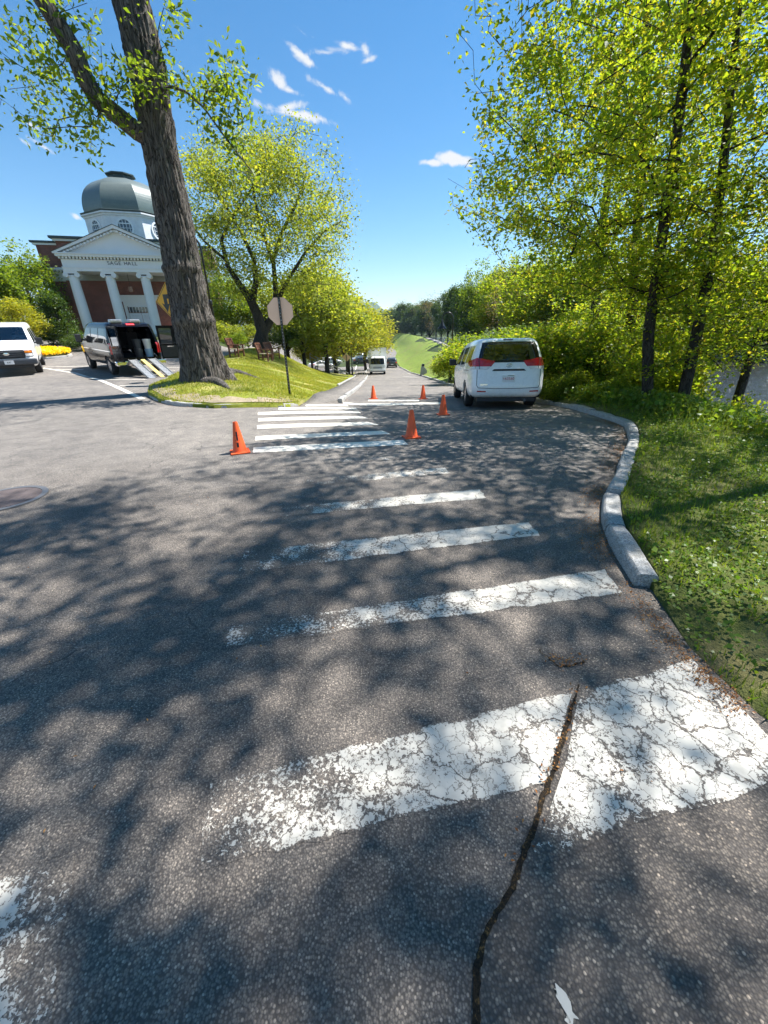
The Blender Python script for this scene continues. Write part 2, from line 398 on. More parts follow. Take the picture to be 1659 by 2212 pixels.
def paint(name, wear_a, wear_b, crack=.5, tone=1.0, coarse=False, asph=1.0):
    """road paint: u runs along the stripe; wear_a / wear_b = share of paint lost at its two ends"""
    m, nt, out = _nt(name); P = pos(nt); uv = N(nt, 'UVMap').outputs[0]
    sx = N(nt, 'SeparateXYZ'); nt.links.new(uv, sx.inputs[0])
    w = mrange(nt, sx.outputs[0], 0, 1, wear_a, wear_b, False)
    n1 = noise(nt, P, 4.5, 3, .6); n2 = noise(nt, P, 60, 4, .65, .4)
    keep = mth(nt, 'ADD', mth(nt, 'MULTIPLY', n1, .55), mth(nt, 'MULTIPLY', n2, .75))       # about .3 .. 1
    keep = mth(nt, 'SUBTRACT', keep, mth(nt, 'MULTIPLY_ADD', w, .62, .33))
    ev = mth(nt, 'MINIMUM', sx.outputs[1], mth(nt, 'SUBTRACT', 1.0, sx.outputs[1]))
    keep = mth(nt, 'SUBTRACT', keep, mth(nt, 'MULTIPLY', mrange(nt, ev, 0, .07, .16, 0), 1.0 if wear_a > 0 else .0))
    k = mrange(nt, keep, -.012, .02)
    if crack > 0:
        dn = N(nt, 'TexNoise'); dn.inputs['Scale'].default_value = 9; dn.inputs['Detail'].default_value = 5; dn.inputs['Roughness'].default_value = .65; nt.links.new(P, dn.inputs['Vector'])
        va = N(nt, 'VectorMath', operation='SCALE'); va.inputs['Scale'].default_value = .16; nt.links.new(dn.outputs['Color'], va.inputs[0])
        vb = N(nt, 'VectorMath', operation='ADD'); nt.links.new(P, vb.inputs[0]); nt.links.new(va.outputs[0], vb.inputs[1])
        for sc, wd, amp in ((4.6, .028, .95), (19, .042, .8 * crack)):
            ve = N(nt, 'TexVoronoi', feature='DISTANCE_TO_EDGE'); ve.inputs['Scale'].default_value = sc; nt.links.new(vb.outputs[0], ve.inputs['Vector'])
            gt = mrange(nt, noise(nt, P, 2.3 if sc < 10 else 3.7, 3), .62 - .3 * crack, .72 - .3 * crack, 0, amp)
            k = mth(nt, 'MULTIPLY', k, mth(nt, 'SUBTRACT', 1.0, mth(nt, 'MULTIPLY', gt, mrange(nt, ve.outputs['Distance'], wd * .5, wd, 1, 0))))
    # ragged stripe ends and sides
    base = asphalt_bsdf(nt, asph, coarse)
    dirt = noise(nt, P, 14, 5, .6)
    col = mixc(nt, mrange(nt, dirt, .42, .75, 0, .5), (.55 * tone, .51 * tone, .435 * tone), (.32 * tone, .29 * tone, .24 * tone))
    pb = pbsdf(nt, col, .55, 0, .4, n2, .25, .003)
    mx = N(nt, 'MixShader'); nt.links.new(k, mx.inputs[0]); nt.links.new(base.outputs[0], mx.inputs[1]); nt.links.new(pb.outputs[0], mx.inputs[2])
    nt.links.new(mx.outputs[0], out.inputs[0]); return m
def grass_mat(name, a, b, dry, dry_amt=.5, stripes=False):
    m, nt, out = _nt(name); P = pos(nt)
    n1 = noise(nt, P, .5, 5, .6); n2 = noise(nt, P, 9, 5, .7); n3 = noise(nt, P, 60, 3, .7)
    c = mixc(nt, mrange(nt, n2, .3, .7), a, b)
    c = mixc(nt, mrange(nt, n1, .48, .68, 0, dry_amt), c, dry)
    c = mixc(nt, mrange(nt, n3, .35, .7, 0, .35), c, tuple(x * .45 for x in a))
    c = mixc(nt, 1.0, c, ramp(nt, noise(nt, P, 1.1, 4, .65), [(.3, (.62, .66, .6)), (.7, (1.35, 1.3, 1.2))]), 'MULTIPLY')
    if stripes:
        wv = N(nt, 'TexWave'); wv.bands_direction = 'DIAGONAL'; wv.inputs['Scale'].default_value = .35; wv.inputs['Distortion'].default_value = 3; wv.inputs['Detail'].default_value = 3; nt.links.new(P, wv.inputs['Vector'])
        c = mixc(nt, mrange(nt, wv.outputs['Fac'], .35, .7, 0, .75), c, tuple(x * 1.45 for x in b)); c = mixc(nt, mrange(nt, noise(nt, P, .22, 4, .7), .52, .66, 0, .6), c, (.2, .15, .07))
    bb = pbsdf(nt, c, .85, 0, .2, mth(nt, 'ADD', n2, n3), .7, .04)
    nt.links.new(bb.outputs[0], out.inputs[0]); return m
def leaf_mat(name, stops, trans=.45, rough=.5, tboost=1.6, spec=.35):
    """thin leaves: colour differs from leaf to leaf, light passes through"""
    m, nt, out = _nt(name); geo = N(nt, 'NewGeometry')
    c = ramp(nt, geo.outputs['Random Per Island'], stops)
    c = mixc(nt, 1.0, c, ramp(nt, noise(nt, geo.outputs['Position'], .8, 3), [(.3, (.78, .82, .8)), (.7, (1.2, 1.15, 1.1))]), 'MULTIPLY')
    b = pbsdf(nt, c, rough, 0, spec)
    tr = N(nt, 'BsdfTranslucent'); tc = mixc(nt, 1.0, c, (tboost * 1.12, tboost, tboost * .42), 'MULTIPLY'); nt.links.new(tc, tr.inputs[0])
    mx = N(nt, 'MixShader'); mx.inputs[0].default_value = trans; nt.links.new(b.outputs[0], mx.inputs[1]); nt.links.new(tr.outputs[0], mx.inputs[2])
    nt.links.new(mx.outputs[0], out.inputs[0]); return m
def bark_mat(name, a, b, scale=9.0, stretch=.16, strength=1.0):
    m, nt, out = _nt(name); v = objco(nt)
    mp = N(nt, 'Mapping'); mp.inputs['Scale'].default_value = (1, 1, stretch); nt.links.new(v, mp.inputs[0])
    n1 = noise(nt, mp.outputs[0], scale, 7, .68, .5); n2 = noise(nt, v, 1.6, 4)
    vo = N(nt, 'TexVoronoi', feature='DISTANCE_TO_EDGE'); vo.inputs['Scale'].default_value = scale * 1.5
    ad = N(nt, 'VectorMath', operation='ADD'); sc = N(nt, 'VectorMath', operation='SCALE'); sc.inputs['Scale'].default_value = .25
    dn = N(nt, 'TexNoise'); dn.inputs['Scale'].default_value = scale * .7; nt.links.new(mp.outputs[0], dn.inputs['Vector']); nt.links.new(dn.outputs['Color'], sc.inputs[0])
    nt.links.new(mp.outputs[0], ad.inputs[0]); nt.links.new(sc.outputs[0], ad.inputs[1]); nt.links.new(ad.outputs[0], vo.inputs['Vector'])
    groove = mrange(nt, vo.outputs['Distance'], 0, .09)
    c = mixc(nt, mrange(nt, n1, .3, .72), a, b)
    c = mixc(nt, mth(nt, 'MULTIPLY', mth(nt, 'SUBTRACT', 1.0, groove), .75), c, tuple(x * .3 for x in a))
    c = mixc(nt, mrange(nt, n2, .55, .75, 0, .35), c, (.09, .1, .06))
    h = mth(nt, 'ADD', mth(nt, 'MULTIPLY', groove, .8), n1)
    bb = pbsdf(nt, c, .9, 0, .2, h, strength, .05); nt.links.new(bb.outputs[0], out.inputs[0]); return m

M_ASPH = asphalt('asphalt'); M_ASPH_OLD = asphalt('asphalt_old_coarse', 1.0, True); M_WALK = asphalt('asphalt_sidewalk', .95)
M_LAWN = grass_mat('lawn_grass', (.17, .2, .025), (.27, .29, .04), (.4, .33, .16), .8)
M_VERGE = grass_mat('verge_soil_grass', (.09, .12, .025), (.14, .15, .04), (.25, .19, .11), .85)
M_FIELD = grass_mat('field_grass', (.11, .17, .025), (.19, .25, .04), (.3, .26, .11), .4, True)
M_GROUND = grass_mat('wild_ground', (.035, .06, .015), (.06, .085, .025), (.1, .08, .05), .6)
M_GRANITE = None
def granite():
    m, nt, out = _nt('granite'); v = pos(nt)
    vo = N(nt, 'TexVoronoi'); vo.inputs['Scale'].default_value = 130; nt.links.new(v, vo.inputs['Vector'])
    sp = N(nt, 'SeparateColor'); nt.links.new(vo.outputs['Color'], sp.inputs[0])
    c = ramp(nt, sp.outputs[0], [(0, (.22, .21, .2)), (.5, (.4, .39, .37)), (1, (.56, .55, .52))])
    c = mixc(nt, mrange(nt, noise(nt, v, 7, 5), .45, .75, 0, .55), c, (.24, .215, .17))
    nt.links.new(pbsdf(nt, c, .8, 0, .3, mth(nt, 'ADD', noise(nt, v, 30, 5), noise(nt, v, 120, 2)), .7, .015).outputs[0], out.inputs[0]); return m
M_GRANITE = granite()

# ------------------------------------------------------------------ ground, road, water
def up(o): return lambda x, y: Zs(x, y) + o
def grid_sheet(name, xs, ys, zf, mat, kind='structure'):
    X, Y = np.meshgrid(xs, ys); V = np.stack([X.ravel(), Y.ravel(), zf(X.ravel(), Y.ravel())], 1)
    nx = len(xs); i = np.arange((len(ys) - 1) * nx).reshape(-1, nx)[:, :-1].ravel()
    o = link(name, mesh_np(name, V, np.stack([i, i + 1, i + nx + 1, i + nx], 1)), mat, None, True); o['kind'] = kind; return o
gxs = np.concatenate([np.array([-3300, -1500, -700, -300]), np.arange(-160, -20, 8.), np.arange(-20, 40, 1.0), np.arange(40, 160, 8.), np.array([300, 700, 1500, 3300])])
gys = np.concatenate([np.array([-380, -200, -100]), np.arange(-30, 60, 1.5), np.arange(60, 320, 5.), np.array([340, 400, 500, 800, 1500, 2500, 3900])])
ground = grid_sheet('ground', gxs, gys, lambda x, y: Zs(np.clip(x, -150, 150), np.clip(y, -50, 400)) - .14 - 1.2 * sstep(250, 330, y), M_GROUND)

def path_edge(pxs, off=0.0): return [g(x, y, off) for x, y in pxs]
KERB_R = path_edge([(1365, 1264), (1341, 1222), (1317, 1183), (1299, 1135), (1299, 1087), (1302, 1073), (1329, 1024), (1347, 979), (1355, 955), (1353, 930), (1338, 918), (1281, 898), (1215, 880)])
KERB_R = KERB_R + [(4.66, 12.6), (4.66, 15.5), (4.3, 18.5), (3.8, 22), (3.85, 28), (3.95, 36), (4.0, 45), (3.7, 60), (3.25, 75)]
KERB_L = path_edge([(748, 861), (758, 854), (769, 845), (784, 830), (795, 813)])
KERB_L = [g(741, 871)] + KERB_L + [(-2.0, 52), (-2.2, 75)]
ISLAND = path_edge([(390, 806), (362, 820), (334, 836), (324, 848), (322, 857), (345, 869), (380, 877), (426, 880), (463, 882), (506, 881), (546, 880), (587, 880), (624, 880), (646, 877)])
WALK_L = path_edge([(673, 862), (694, 851), (732, 837), (769, 814)])
WALK_L = WALK_L + [(-3.3, 48), (-3.6, 58)]

ys_far = list(range(80, 301, 10))
road_outline = [(-75, -8), (3.2, -8), (2.4, -2), (2.2, 1.2), (2.0, 2.1)] + [(x + .05, y) for x, y in KERB_R] + [(float(x_edge(y)), y) for y in ys_far] + \
    [(float(x_edge(y)) - 6.6, y) for y in reversed(ys_far)] + [(-12, 78), (-34, 80), (-34, 52), (-6, 47), (-9, 43), (-10.5, 34), (-34, 39), (-75, 30)]
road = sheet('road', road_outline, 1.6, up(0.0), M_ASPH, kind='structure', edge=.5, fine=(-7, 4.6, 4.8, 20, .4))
# older, coarser apron on the camera's right of the long joint
JOINT = path_edge([(1262, 1425), (1250, 1480), (1222, 1570), (1195, 1670), (1160, 1765), (1110, 1900), (1068, 1985), (1040, 2060), (1032, 2200)])
jd = (JOINT[-1][0] - JOINT[-2][0], JOINT[-1][1] - JOINT[-2][1])
JOINT.append((JOINT[-1][0] - .08, JOINT[-1][1] - .6))
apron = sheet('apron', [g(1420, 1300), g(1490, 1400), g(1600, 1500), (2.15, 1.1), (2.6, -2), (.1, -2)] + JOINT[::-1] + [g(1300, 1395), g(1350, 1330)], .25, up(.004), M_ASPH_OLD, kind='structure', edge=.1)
sidewalk_outline = [ISLAND[-1]] + WALK_L + [(-2.3, 58)] + [(x - .14, y) for x, y in KERB_L[::-1][1:]] 
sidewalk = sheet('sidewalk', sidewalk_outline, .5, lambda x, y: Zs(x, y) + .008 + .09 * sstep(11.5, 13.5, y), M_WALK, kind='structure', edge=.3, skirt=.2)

LAWN = ISLAND[::1] + [(x, y) for x, y in WALK_L] + [(-4.2, 50), (-6.3, 47), (-9.2, 42), (-10.3, 33), (-9.6, 26), (-9.3, 21)]
def lawn_z(x, y):
    x = np.asarray(x); y = np.asarray(y)
    dmin = np.full(x.shape, 9.)
    A = np.array(resample(LAWN, .3, True))
    for i in range(0, len(x), 3000):
        dmin[i:i + 3000] = np.sqrt(np.min((x[i:i + 3000, None] - A[None, :, 0]) ** 2 + (y[i:i + 3000, None] - A[None, :, 1]) ** 2, axis=1))
    b = np.clip(dmin / 1.6, 0, 1)
    tr = np.exp(-(((x + 6.2) ** 2 + (y - 13.3) ** 2) / 2.6))
    return Zs(x, y) + .075 + .2 * b * (2 - b) * .6 + .16 * tr + .02 * np.sin(x * 1.7) * np.cos(y * 1.3) * b
lawn = sheet('lawn', LAWN, .45, lawn_z, M_LAWN, kind='structure', edge=.25, skirt=.35)

M_SOIL = grass_mat('dry_soil', (.3, .24, .17), (.42, .35, .26), (.2, .19, .07), .5)
def soil_band():
    rng = random.Random(4); P = [np.array(p) for p in resample(ISLAND[3:], .22)]; c = np.array((-4.6, 12.2)); inn = []; outp = []
    for p in P:
        d = (c - p) / np.linalg.norm(c - p); outp.append(tuple(p + d * .16)); inn.append(tuple(p + d * (.3 + .42 * rng.random() + .25 * math.exp(-((p[0] + 4.4) / 1.5) ** 2))))
    sheet('soil_edge', outp + inn[::-1], .2, lambda x, y: lawn_z(x, y) + .012, M_SOIL, kind='structure', edge=.25)
soil_band()
VERGE = [g(1400, 1262), g(1445, 1330), g(1490, 1400), g(1560, 1468), g(1640, 1545), (1.95, .9), (2.2, -3), (9, -4), (9.2, 6), (9.2, 16), (6.9, 24)] + [(x + .18, y) for x, y in KERB_R[:-5][::-1]]
def verge_z(x, y):
    x = np.asarray(x); y = np.asarray(y)
    return Zs(x, y) + .015 + .085 * sstep(0, .5, x - np.interp(y, [-3, .9, 1.7, 2.3], [2.3, 1.95, 1.75, 1.7])) + .015 * np.sin(x * 3.1 + y) * np.cos(y * 2.3)
verge = sheet('verge', VERGE, .35, verge_z, M_VERGE, kind='structure', edge=.2, skirt=.25)
yf = [22, 28, 36, 45, 60, 75, 110, 150, 200, 240, 280]
FIELD = [(float(x_edge(y)) + (.18 if y < 76 else 0.02), y) for y in yf] + [(-4, 300), (15, 300)] + [(float(x_crest(y)) + .4, y) for y in reversed(yf)]
field = sheet('field', FIELD, 2.5, lambda x, y: Zs(x, y) + .06, M_FIELD, kind='structure', edge=1.5)
def water_mat():
    m, nt, out = _nt('river_water'); P = pos(nt)
    h = mth(nt, 'ADD', noise(nt, P, 2.2, 4, .6), mth(nt, 'MULTIPLY', noise(nt, P, 9, 3), .3))
    nt.links.new(pbsdf(nt, (.035, .034, .026), .05, 0, .8, h, .9, .2).outputs[0], out.inputs[0]); return m
river = sheet('river', [(6.6, -40), (6.6, 14), (7.8, 24), (9.4, 40), (11, 60), (12.5, 90), (13.5, 140), (60, 140), (60, -40)], 6, lambda x, y: np.full(x.shape, WATER_Z), water_mat(), kind='structure')

def riprap():
    rng = np.random.default_rng(21); V = []; Fs = []; n = 1500
    base = np.array([(1, 0, 0), (-1, 0, 0), (0, 1, 0), (0, -1, 0), (0, 0, 1), (0, 0, -1)], float); tri = [(0, 2, 4), (2, 1, 4), (1, 3, 4), (3, 0, 4), (2, 0, 5), (1, 2, 5), (3, 1, 5), (0, 3, 5)]
    for i in range(n):
        y = 30 + 90 * rng.random() ** 1.4; x = float(x_crest(y)) + rng.uniform(.3, 2.2); s = rng.uniform(.15, .42)
        R_ = base * rng.uniform(.6, 1.2, (6, 1)) * s * np.array((1, 1, .7)); a = rng.uniform(0, 6.28); c_, s_ = math.cos(a), math.sin(a); R_ = np.stack([R_[:, 0] * c_ - R_[:, 1] * s_, R_[:, 0] * s_ + R_[:, 1] * c_, R_[:, 2]], 1)
        b = len(V); V += list(R_ + np.array((x, y, Z(x, y) + .05))); Fs += [tuple(b + k for k in t) for t in tri]
    link('riprap', mesh_np('riprap', np.array(V), np.array(Fs)), simple('riprap_stone', (.3, .28, .26), .9, var=.3, scale=2), None)['kind'] = 'stuff'
riprap()
# hills far behind the trees
def hills():
    xs = np.linspace(-2600, 1800, 90); rows = []
    rng = np.random.default_rng(5)
    prof = 60 + 118 * np.exp(-((xs + 30) / 75) ** 2) + 128 * np.exp(-((xs + 130) / 95) ** 2) + 100 * np.exp(-((xs + 290) / 110) ** 2) + 70 * np.exp(-((xs - 110) / 120) ** 2) + 90 * np.exp(-((xs + 700) / 400) ** 2) + 60 * np.exp(-((xs - 900) / 420) ** 2)
    prof = prof * .71 + rng.normal(0, 1.5, len(xs))
    V = []
    for k, (dy, f) in enumerate(((-420, 0), (-200, .45), (0, 1), (260, .7), (600, 0))):
        for x, p in zip(xs, prof): V.append((x, 3000 + dy + 40 * math.sin(x * .01), -12 + p * f + (rng.normal(0, 3) if 0 < f < 1 else 0)))
    n = len(xs); i = np.arange(4 * n).reshape(4, n)[:, :-1].ravel()
    m, nt, out = _nt('wooded_hillside'); P = pos(nt)
    c = ramp(nt, noise(nt, P, .02, 6, .7), [(.3, (.03, .055, .02)), (.55, (.07, .1, .03)), (.75, (.12, .14, .045))])
    nt.links.new(pbsdf(nt, c, .95, 0, .1, noise(nt, P, .05, 5), 1, 8).outputs[0], out.inputs[0])
    o = link('hills', mesh_np('hills', V, np.stack([i, i + 1, i + n + 1, i + n], 1)), m, None, True); o['kind'] = 'structure'
hills()

# ------------------------------------------------------------------ kerbs, stone by stone
def kerb(name, pts, length, width, height, zf, side=1, seed=1, lo=-.12, vary=.25):
    """granite kerb stones laid along pts; side=+1 puts the stone on the right of the walking direction"""
    rng = random.Random(seed); root = empty(name, (0, 0, 0)); root['kind'] = 'structure'
    P = [np.array(p, float) for p in spline(pts, .08)]
    cum = [0.0]
    for a, b in zip(P, P[1:]): cum.append(cum[-1] + float(np.linalg.norm(b - a)))
    def pt(s):
        s = min(max(s, 0), cum[-1]); i = min(np.searchsorted(cum, s, 'right') - 1, len(P) - 2); t = (s - cum[i]) / max(1e-6, cum[i + 1] - cum[i]); return P[i] + (P[i + 1] - P[i]) * t
    s = 0.0
    while s < cum[-1] - .15:
        L = min(length * rng.uniform(1 - vary, 1 + vary), cum[-1] - s)
        e = s + L - .03; k = max(2, int(L / .2)); mb = MB(); rings = []
        hj = rng.uniform(-.02, .02); wj = rng.uniform(-.012, .012); sh = rng.uniform(-.012, .012)
        for q in range(k + 1):
            u = s + (e - s) * q / k; c = pt(u); d = pt(u + .05) - pt(u - .05); d = d / max(1e-9, np.linalg.norm(d)); nrm = np.array((d[1], -d[0])) * side
            w = width + wj + rng.uniform(-.011, .011); z0 = float(zf(c[0], c[1])); h = height + hj + rng.uniform(-.009, .009)
            sec = [(0, lo), (0 + .004, h * .55), (.012 + rng.uniform(0, .006), h - .014), (.03, h), (w - .03, h + rng.uniform(-.004, .004)), (w - .008, h - .016), (w, lo)]
            if q in (0, k): sec = [(a * .96 + .004, b - (.008 if b > 0 else 0)) for a, b in sec]
            ring = [tuple(c + nrm * (a + sh)) + (z0 + b,) for a, b in sec]; rings.append(ring)
        m = len(rings[0]); V = [p for r_ in rings for p in r_]; Fs = []
        for q in range(k):
            for j in range(m - 1): Fs.append((q * m + j, q * m + j + 1, (q + 1) * m + j + 1, (q + 1) * m + j))
        Fs += [tuple(range(m)), tuple(reversed(range(k * m, k * m + m)))]
        mb.add(V, Fs).build('kerb_stone', M_GRANITE, root, auto=35)
        s += L
    return root
kerb('kerb_granite_verge', KERB_R, .95, .16, .115, Zs, 1, 3)
kerb('kerb_island', ISLAND, 1.25, .13, .085, Zs, -1, 4)
kerb('kerb_sidewalk', KERB_L, 1.7, .15, .13, Zs, -1, 5)
kerb('kerb_sidewalk_back', WALK_L[2:5], 1.6, .14, .17, Zs, -1, 6)

# ------------------------------------------------------------------ painted markings (parts of the road)
def stripe(quad, mat, name='stripe', lift=.006, parent=road, jag=.012, seed=0, nv=4):
    """quad: four ground points (left far, left near, right near, right far)"""
    a, b, c, d = [np.array(p, float) for p in quad]; rng = random.Random(seed)
    n = max(4, int(np.linalg.norm(d - a) / .09)); V = []; UV = []
    for i in range(n + 1):
        u = i / n; p0 = a + (d - a) * u; p1 = b + (c - b) * u
        ax = (p1 - p0) / max(1e-6, np.linalg.norm(p1 - p0))
        j0 = rng.uniform(-jag, jag); j1 = rng.uniform(-jag, jag)
        for k in range(nv + 1):
            v = k / nv; q = p0 + (p1 - p0) * v + ax * (j0 if k == 0 else j1 if k == nv else 0)
            if i in (0, n): q = q + (d - a) / max(1e-6, np.linalg.norm(d - a)) * rng.uniform(-jag, jag)
            V.append((q[0], q[1], Z(q[0], q[1]) + lift)); UV.append((u, v))
    Fs = [(i * (nv + 1) + k, i * (nv + 1) + k + 1, (i + 1) * (nv + 1) + k + 1, (i + 1) * (nv + 1) + k) for i in range(n) for k in range(nv)]
    me = bpy.data.meshes.new(name); me.from_pydata(V, [], Fs); me.update()
    ul = me.uv_layers.new(name='UVMap')
    for lp in me.loops: ul.data[lp.index].uv = UV[lp.vertex_index]
    return link(name, me, mat, parent)
PF = paint('paint_fresh', -.25, -.25, 0, 1.4); PF2 = paint('paint_fresh_thin', .12, .1, .0, 1.35)
def Q(*p): return [g(*q) for q in p]
for i, q in enumerate([((548, 967), (546, 979), (882, 961), (870, 951)), ((553, 943), (551, 952), (844, 938), (826, 931)), ((556, 919), (555, 927), (820, 918), (794, 912)),
          ((558, 904), (558, 911), (796, 904), (778, 899)), ((558, 891), (557, 897), (780, 893), (774, 888.5)), ((601, 881), (602, 886), (773, 885), (768, 881)), ((660, 874), (661, 878), (753, 878), (748, 874)),
          ((743, 869), (741, 873), (953, 873), (951, 869.5)), ((796, 864), (795, 867), (906, 867), (905, 864))]):
    stripe(Q(*q), PF if i < 7 else PF2, 'fresh_stripe', .006, seed=i, jag=.006)
for i, (q, wa, wb, ck) in enumerate([
        (((450, 1683), (428, 1880), (1188, 1690), (1237, 1495)), .6, .2, .95),
        (((497, 1352), (486, 1400), (1343, 1281), (1305, 1230)), .68, .2, .85),
        (((527, 1188), (514, 1240), (1166, 1156), (1141, 1128)), .68, .15, .7),
        (((532, 1103), (525, 1124), (1051, 1076), (1035, 1057)), .72, .2, .7),
        (((548, 1044), (545, 1060), (972, 1023), (960, 1010)), .8, .42, .7),
        (((590, 998), (588, 1008), (912, 990), (906, 982)), .85, .6, .7)]):
    stripe(Q(*q), paint('paint_worn_%d' % i, wa, wb, ck, 1.0), 'worn_stripe', .0022, seed=20 + i)
stripe(Q((1262, 1487), (1150, 1868), (1720, 1668), (1502, 1428)), paint('paint_cracked_apron', .5, .1, 1.15, 1.0, True), 'worn_stripe', .0062, parent=apron, seed=40, jag=.02)
stripe([g(-150, 1930), g(-300, 2330), g(88, 2330), g(166, 1842)], paint('paint_worn_corner', .1, .66, .5), 'worn_stripe', .0022, seed=41)
stripe([g(1205, 2130), g(1190, 2135), g(1225, 2215), g(1247, 2205)], paint('paint_splash', .35, .4, .1), 'paint_splash', .0062, parent=apron, seed=42, jag=.01)
# bay lines on the plaza
PB = paint('paint_bay', .28, .32, .3, 1.3)
def line(pxs, w, mat=PB, name='bay_line', lift=.006, nm=None):
    P = [np.array(g(*p)) for p in pxs]
    for a, b in zip(P, P[1:]):
        d = (b - a) / np.linalg.norm(b - a); n_ = np.array((-d[1], d[0])) * w / 2
        stripe([a + n_, a - n_, b - n_, b + n_], mat, name, lift, seed=int(abs(a[0] * 100)) % 97)
line([(92, 795), (162, 806), (213, 820), (252, 836), (308, 862)], .16)
for i, (a, b) in enumerate([((95, 793), (250, 791)), ((110, 798), (180, 799)), ((220, 820), (316, 820)), ((258, 834), (338, 833)), ((353, 794), (388, 794)), ((353, 802), (378, 801))]): line([a, b], .13, lift=.008)
for i in range(9): line([(806 + i * 15, 808 - i * .3), (813 + i * 15, 807.8 - i * .3)], .4, PB, 'crossing_mark')
line([(870, 813), (905, 815)], .18, PB, 'crossing_mark'); 
line([(767, 800), (770, 790)], .2, PB, 'centre_line')

# the long open joint, filled with grit and fallen bits
def soil_mat():
    m, nt, out = _nt('joint_grit'); P = pos(nt)
    c = ramp(nt, noise(nt, P, 70, 5, .7), [(.4, (.016, .014, .012)), (.56, (.045, .032, .02)), (.68, (.2, .11, .04)), (.82, (.36, .24, .1))])
    nt.links.new(pbsdf(nt, c, .95, 0, .1, noise(nt, P, 120, 4), 1, .01).outputs[0], out.inputs[0]); return m
M_GRIT = soil_mat()
def ribbon(name, pts, w0, mat, lift, parent, seed, wv=.45):
    rng = random.Random(seed); P = [np.array(p) for p in spline(pts, .015)]; V = []; Fs = []
    w = w0
    for i, p in enumerate(P):
        d = P[min(i + 1, len(P) - 1)] - P[max(i - 1, 0)]; d = d / np.linalg.norm(d); n_ = np.array((-d[1], d[0]))
        w = max(w0 * .2, min(w0 * 2.2, w + rng.uniform(-1, 1) * w0 * wv)); wob = rng.uniform(-.35, .35) * w0 + .003 * math.sin(i * .13) + .002 * math.sin(i * .41)
        for s_ in (-1, 0, 1):
            q = p + n_ * (s_ * w / 2 + wob); V.append((q[0], q[1], Z(q[0], q[1]) + lift))
        if i:
            b = i * 3
            Fs += [(b - 3, b - 2, b + 1, b), (b - 2, b - 1, b + 2, b + 1)]
    me = bpy.data.meshes.new(name); me.from_pydata(V, [], Fs); me.update(); return link(name, me, mat, parent)
ribbon('joint', JOINT[1:], .01, M_GRIT, .0062, road, 3)
M_TAR = simple('tar_crack', (.014, .014, .015), .9)
ribbon('crack', [g(1262, 1430), g(1210, 1440), g(1165, 1405)], .02, M_GRIT, .007, road, 9)

# manhole
def manhole():
    c = np.array((-4.36, 4.2)); z = Z(*c); root = empty('manhole_cover', (c[0], c[1], z + .004))
    tag(root, 'round ribbed iron manhole cover set into the grey road', 'manhole cover')
    iron = simple('rusty_iron', (.15, .12, .115), .7, .1, .4, .3, 6, .4, 60)
    MB().lathe([(.345, -.05), (.345, .008)], 40).build('plate', iron, root)
    MB().lathe([(.35, -.05), (.35, .012), (.41, .012), (.41, -.05)], 40, cap=False).build('rim', simple('worn_iron', (.15, .145, .145), .5, .4), root)
    for i in range(-14, 15):
        x = i * .0235; h = math.sqrt(max(0, .335 ** 2 - x * x))
        if h > .05: MB().box((x - .006, -h, .008), (x + .006, h, .014)).build('rib', iron, root)
    return root
manhole()
# ------------------------------------------------------------------ trees
def leaf_arrays(rng, C, size, jitter=.48, droop=.35, width=.55, flat=.6):
    """diamond leaves at centres C; returns vertices and quads"""
    n = len(C)
    ax = rng.normal(0, 1, (n, 3)); ax[:, 2] = ax[:, 2] * .45 - droop; ax /= np.linalg.norm(ax, axis=1)[:, None]
    nm = rng.normal(0, 1 - flat * .7, (n, 3)); nm[:, 2] += flat * 1.3
    sd = np.cross(ax, nm); sd /= np.maximum(1e-6, np.linalg.norm(sd, axis=1))[:, None]; nm = np.cross(sd, ax)
    L = size * rng.uniform(1 - jitter, 1 + jitter, n)[:, None]; W = L * width * .5
    V = np.empty((n, 4, 3)); V[:, 0] = C - ax * L * .5; V[:, 1] = C + sd * W + nm * L * .1 - ax * L * .04; V[:, 2] = C + ax * L * .5 - nm * L * .06; V[:, 3] = C - sd * W + nm * L * .1 - ax * L * .04
    return V.reshape(-1, 3), np.arange(n * 4).reshape(-1, 4)
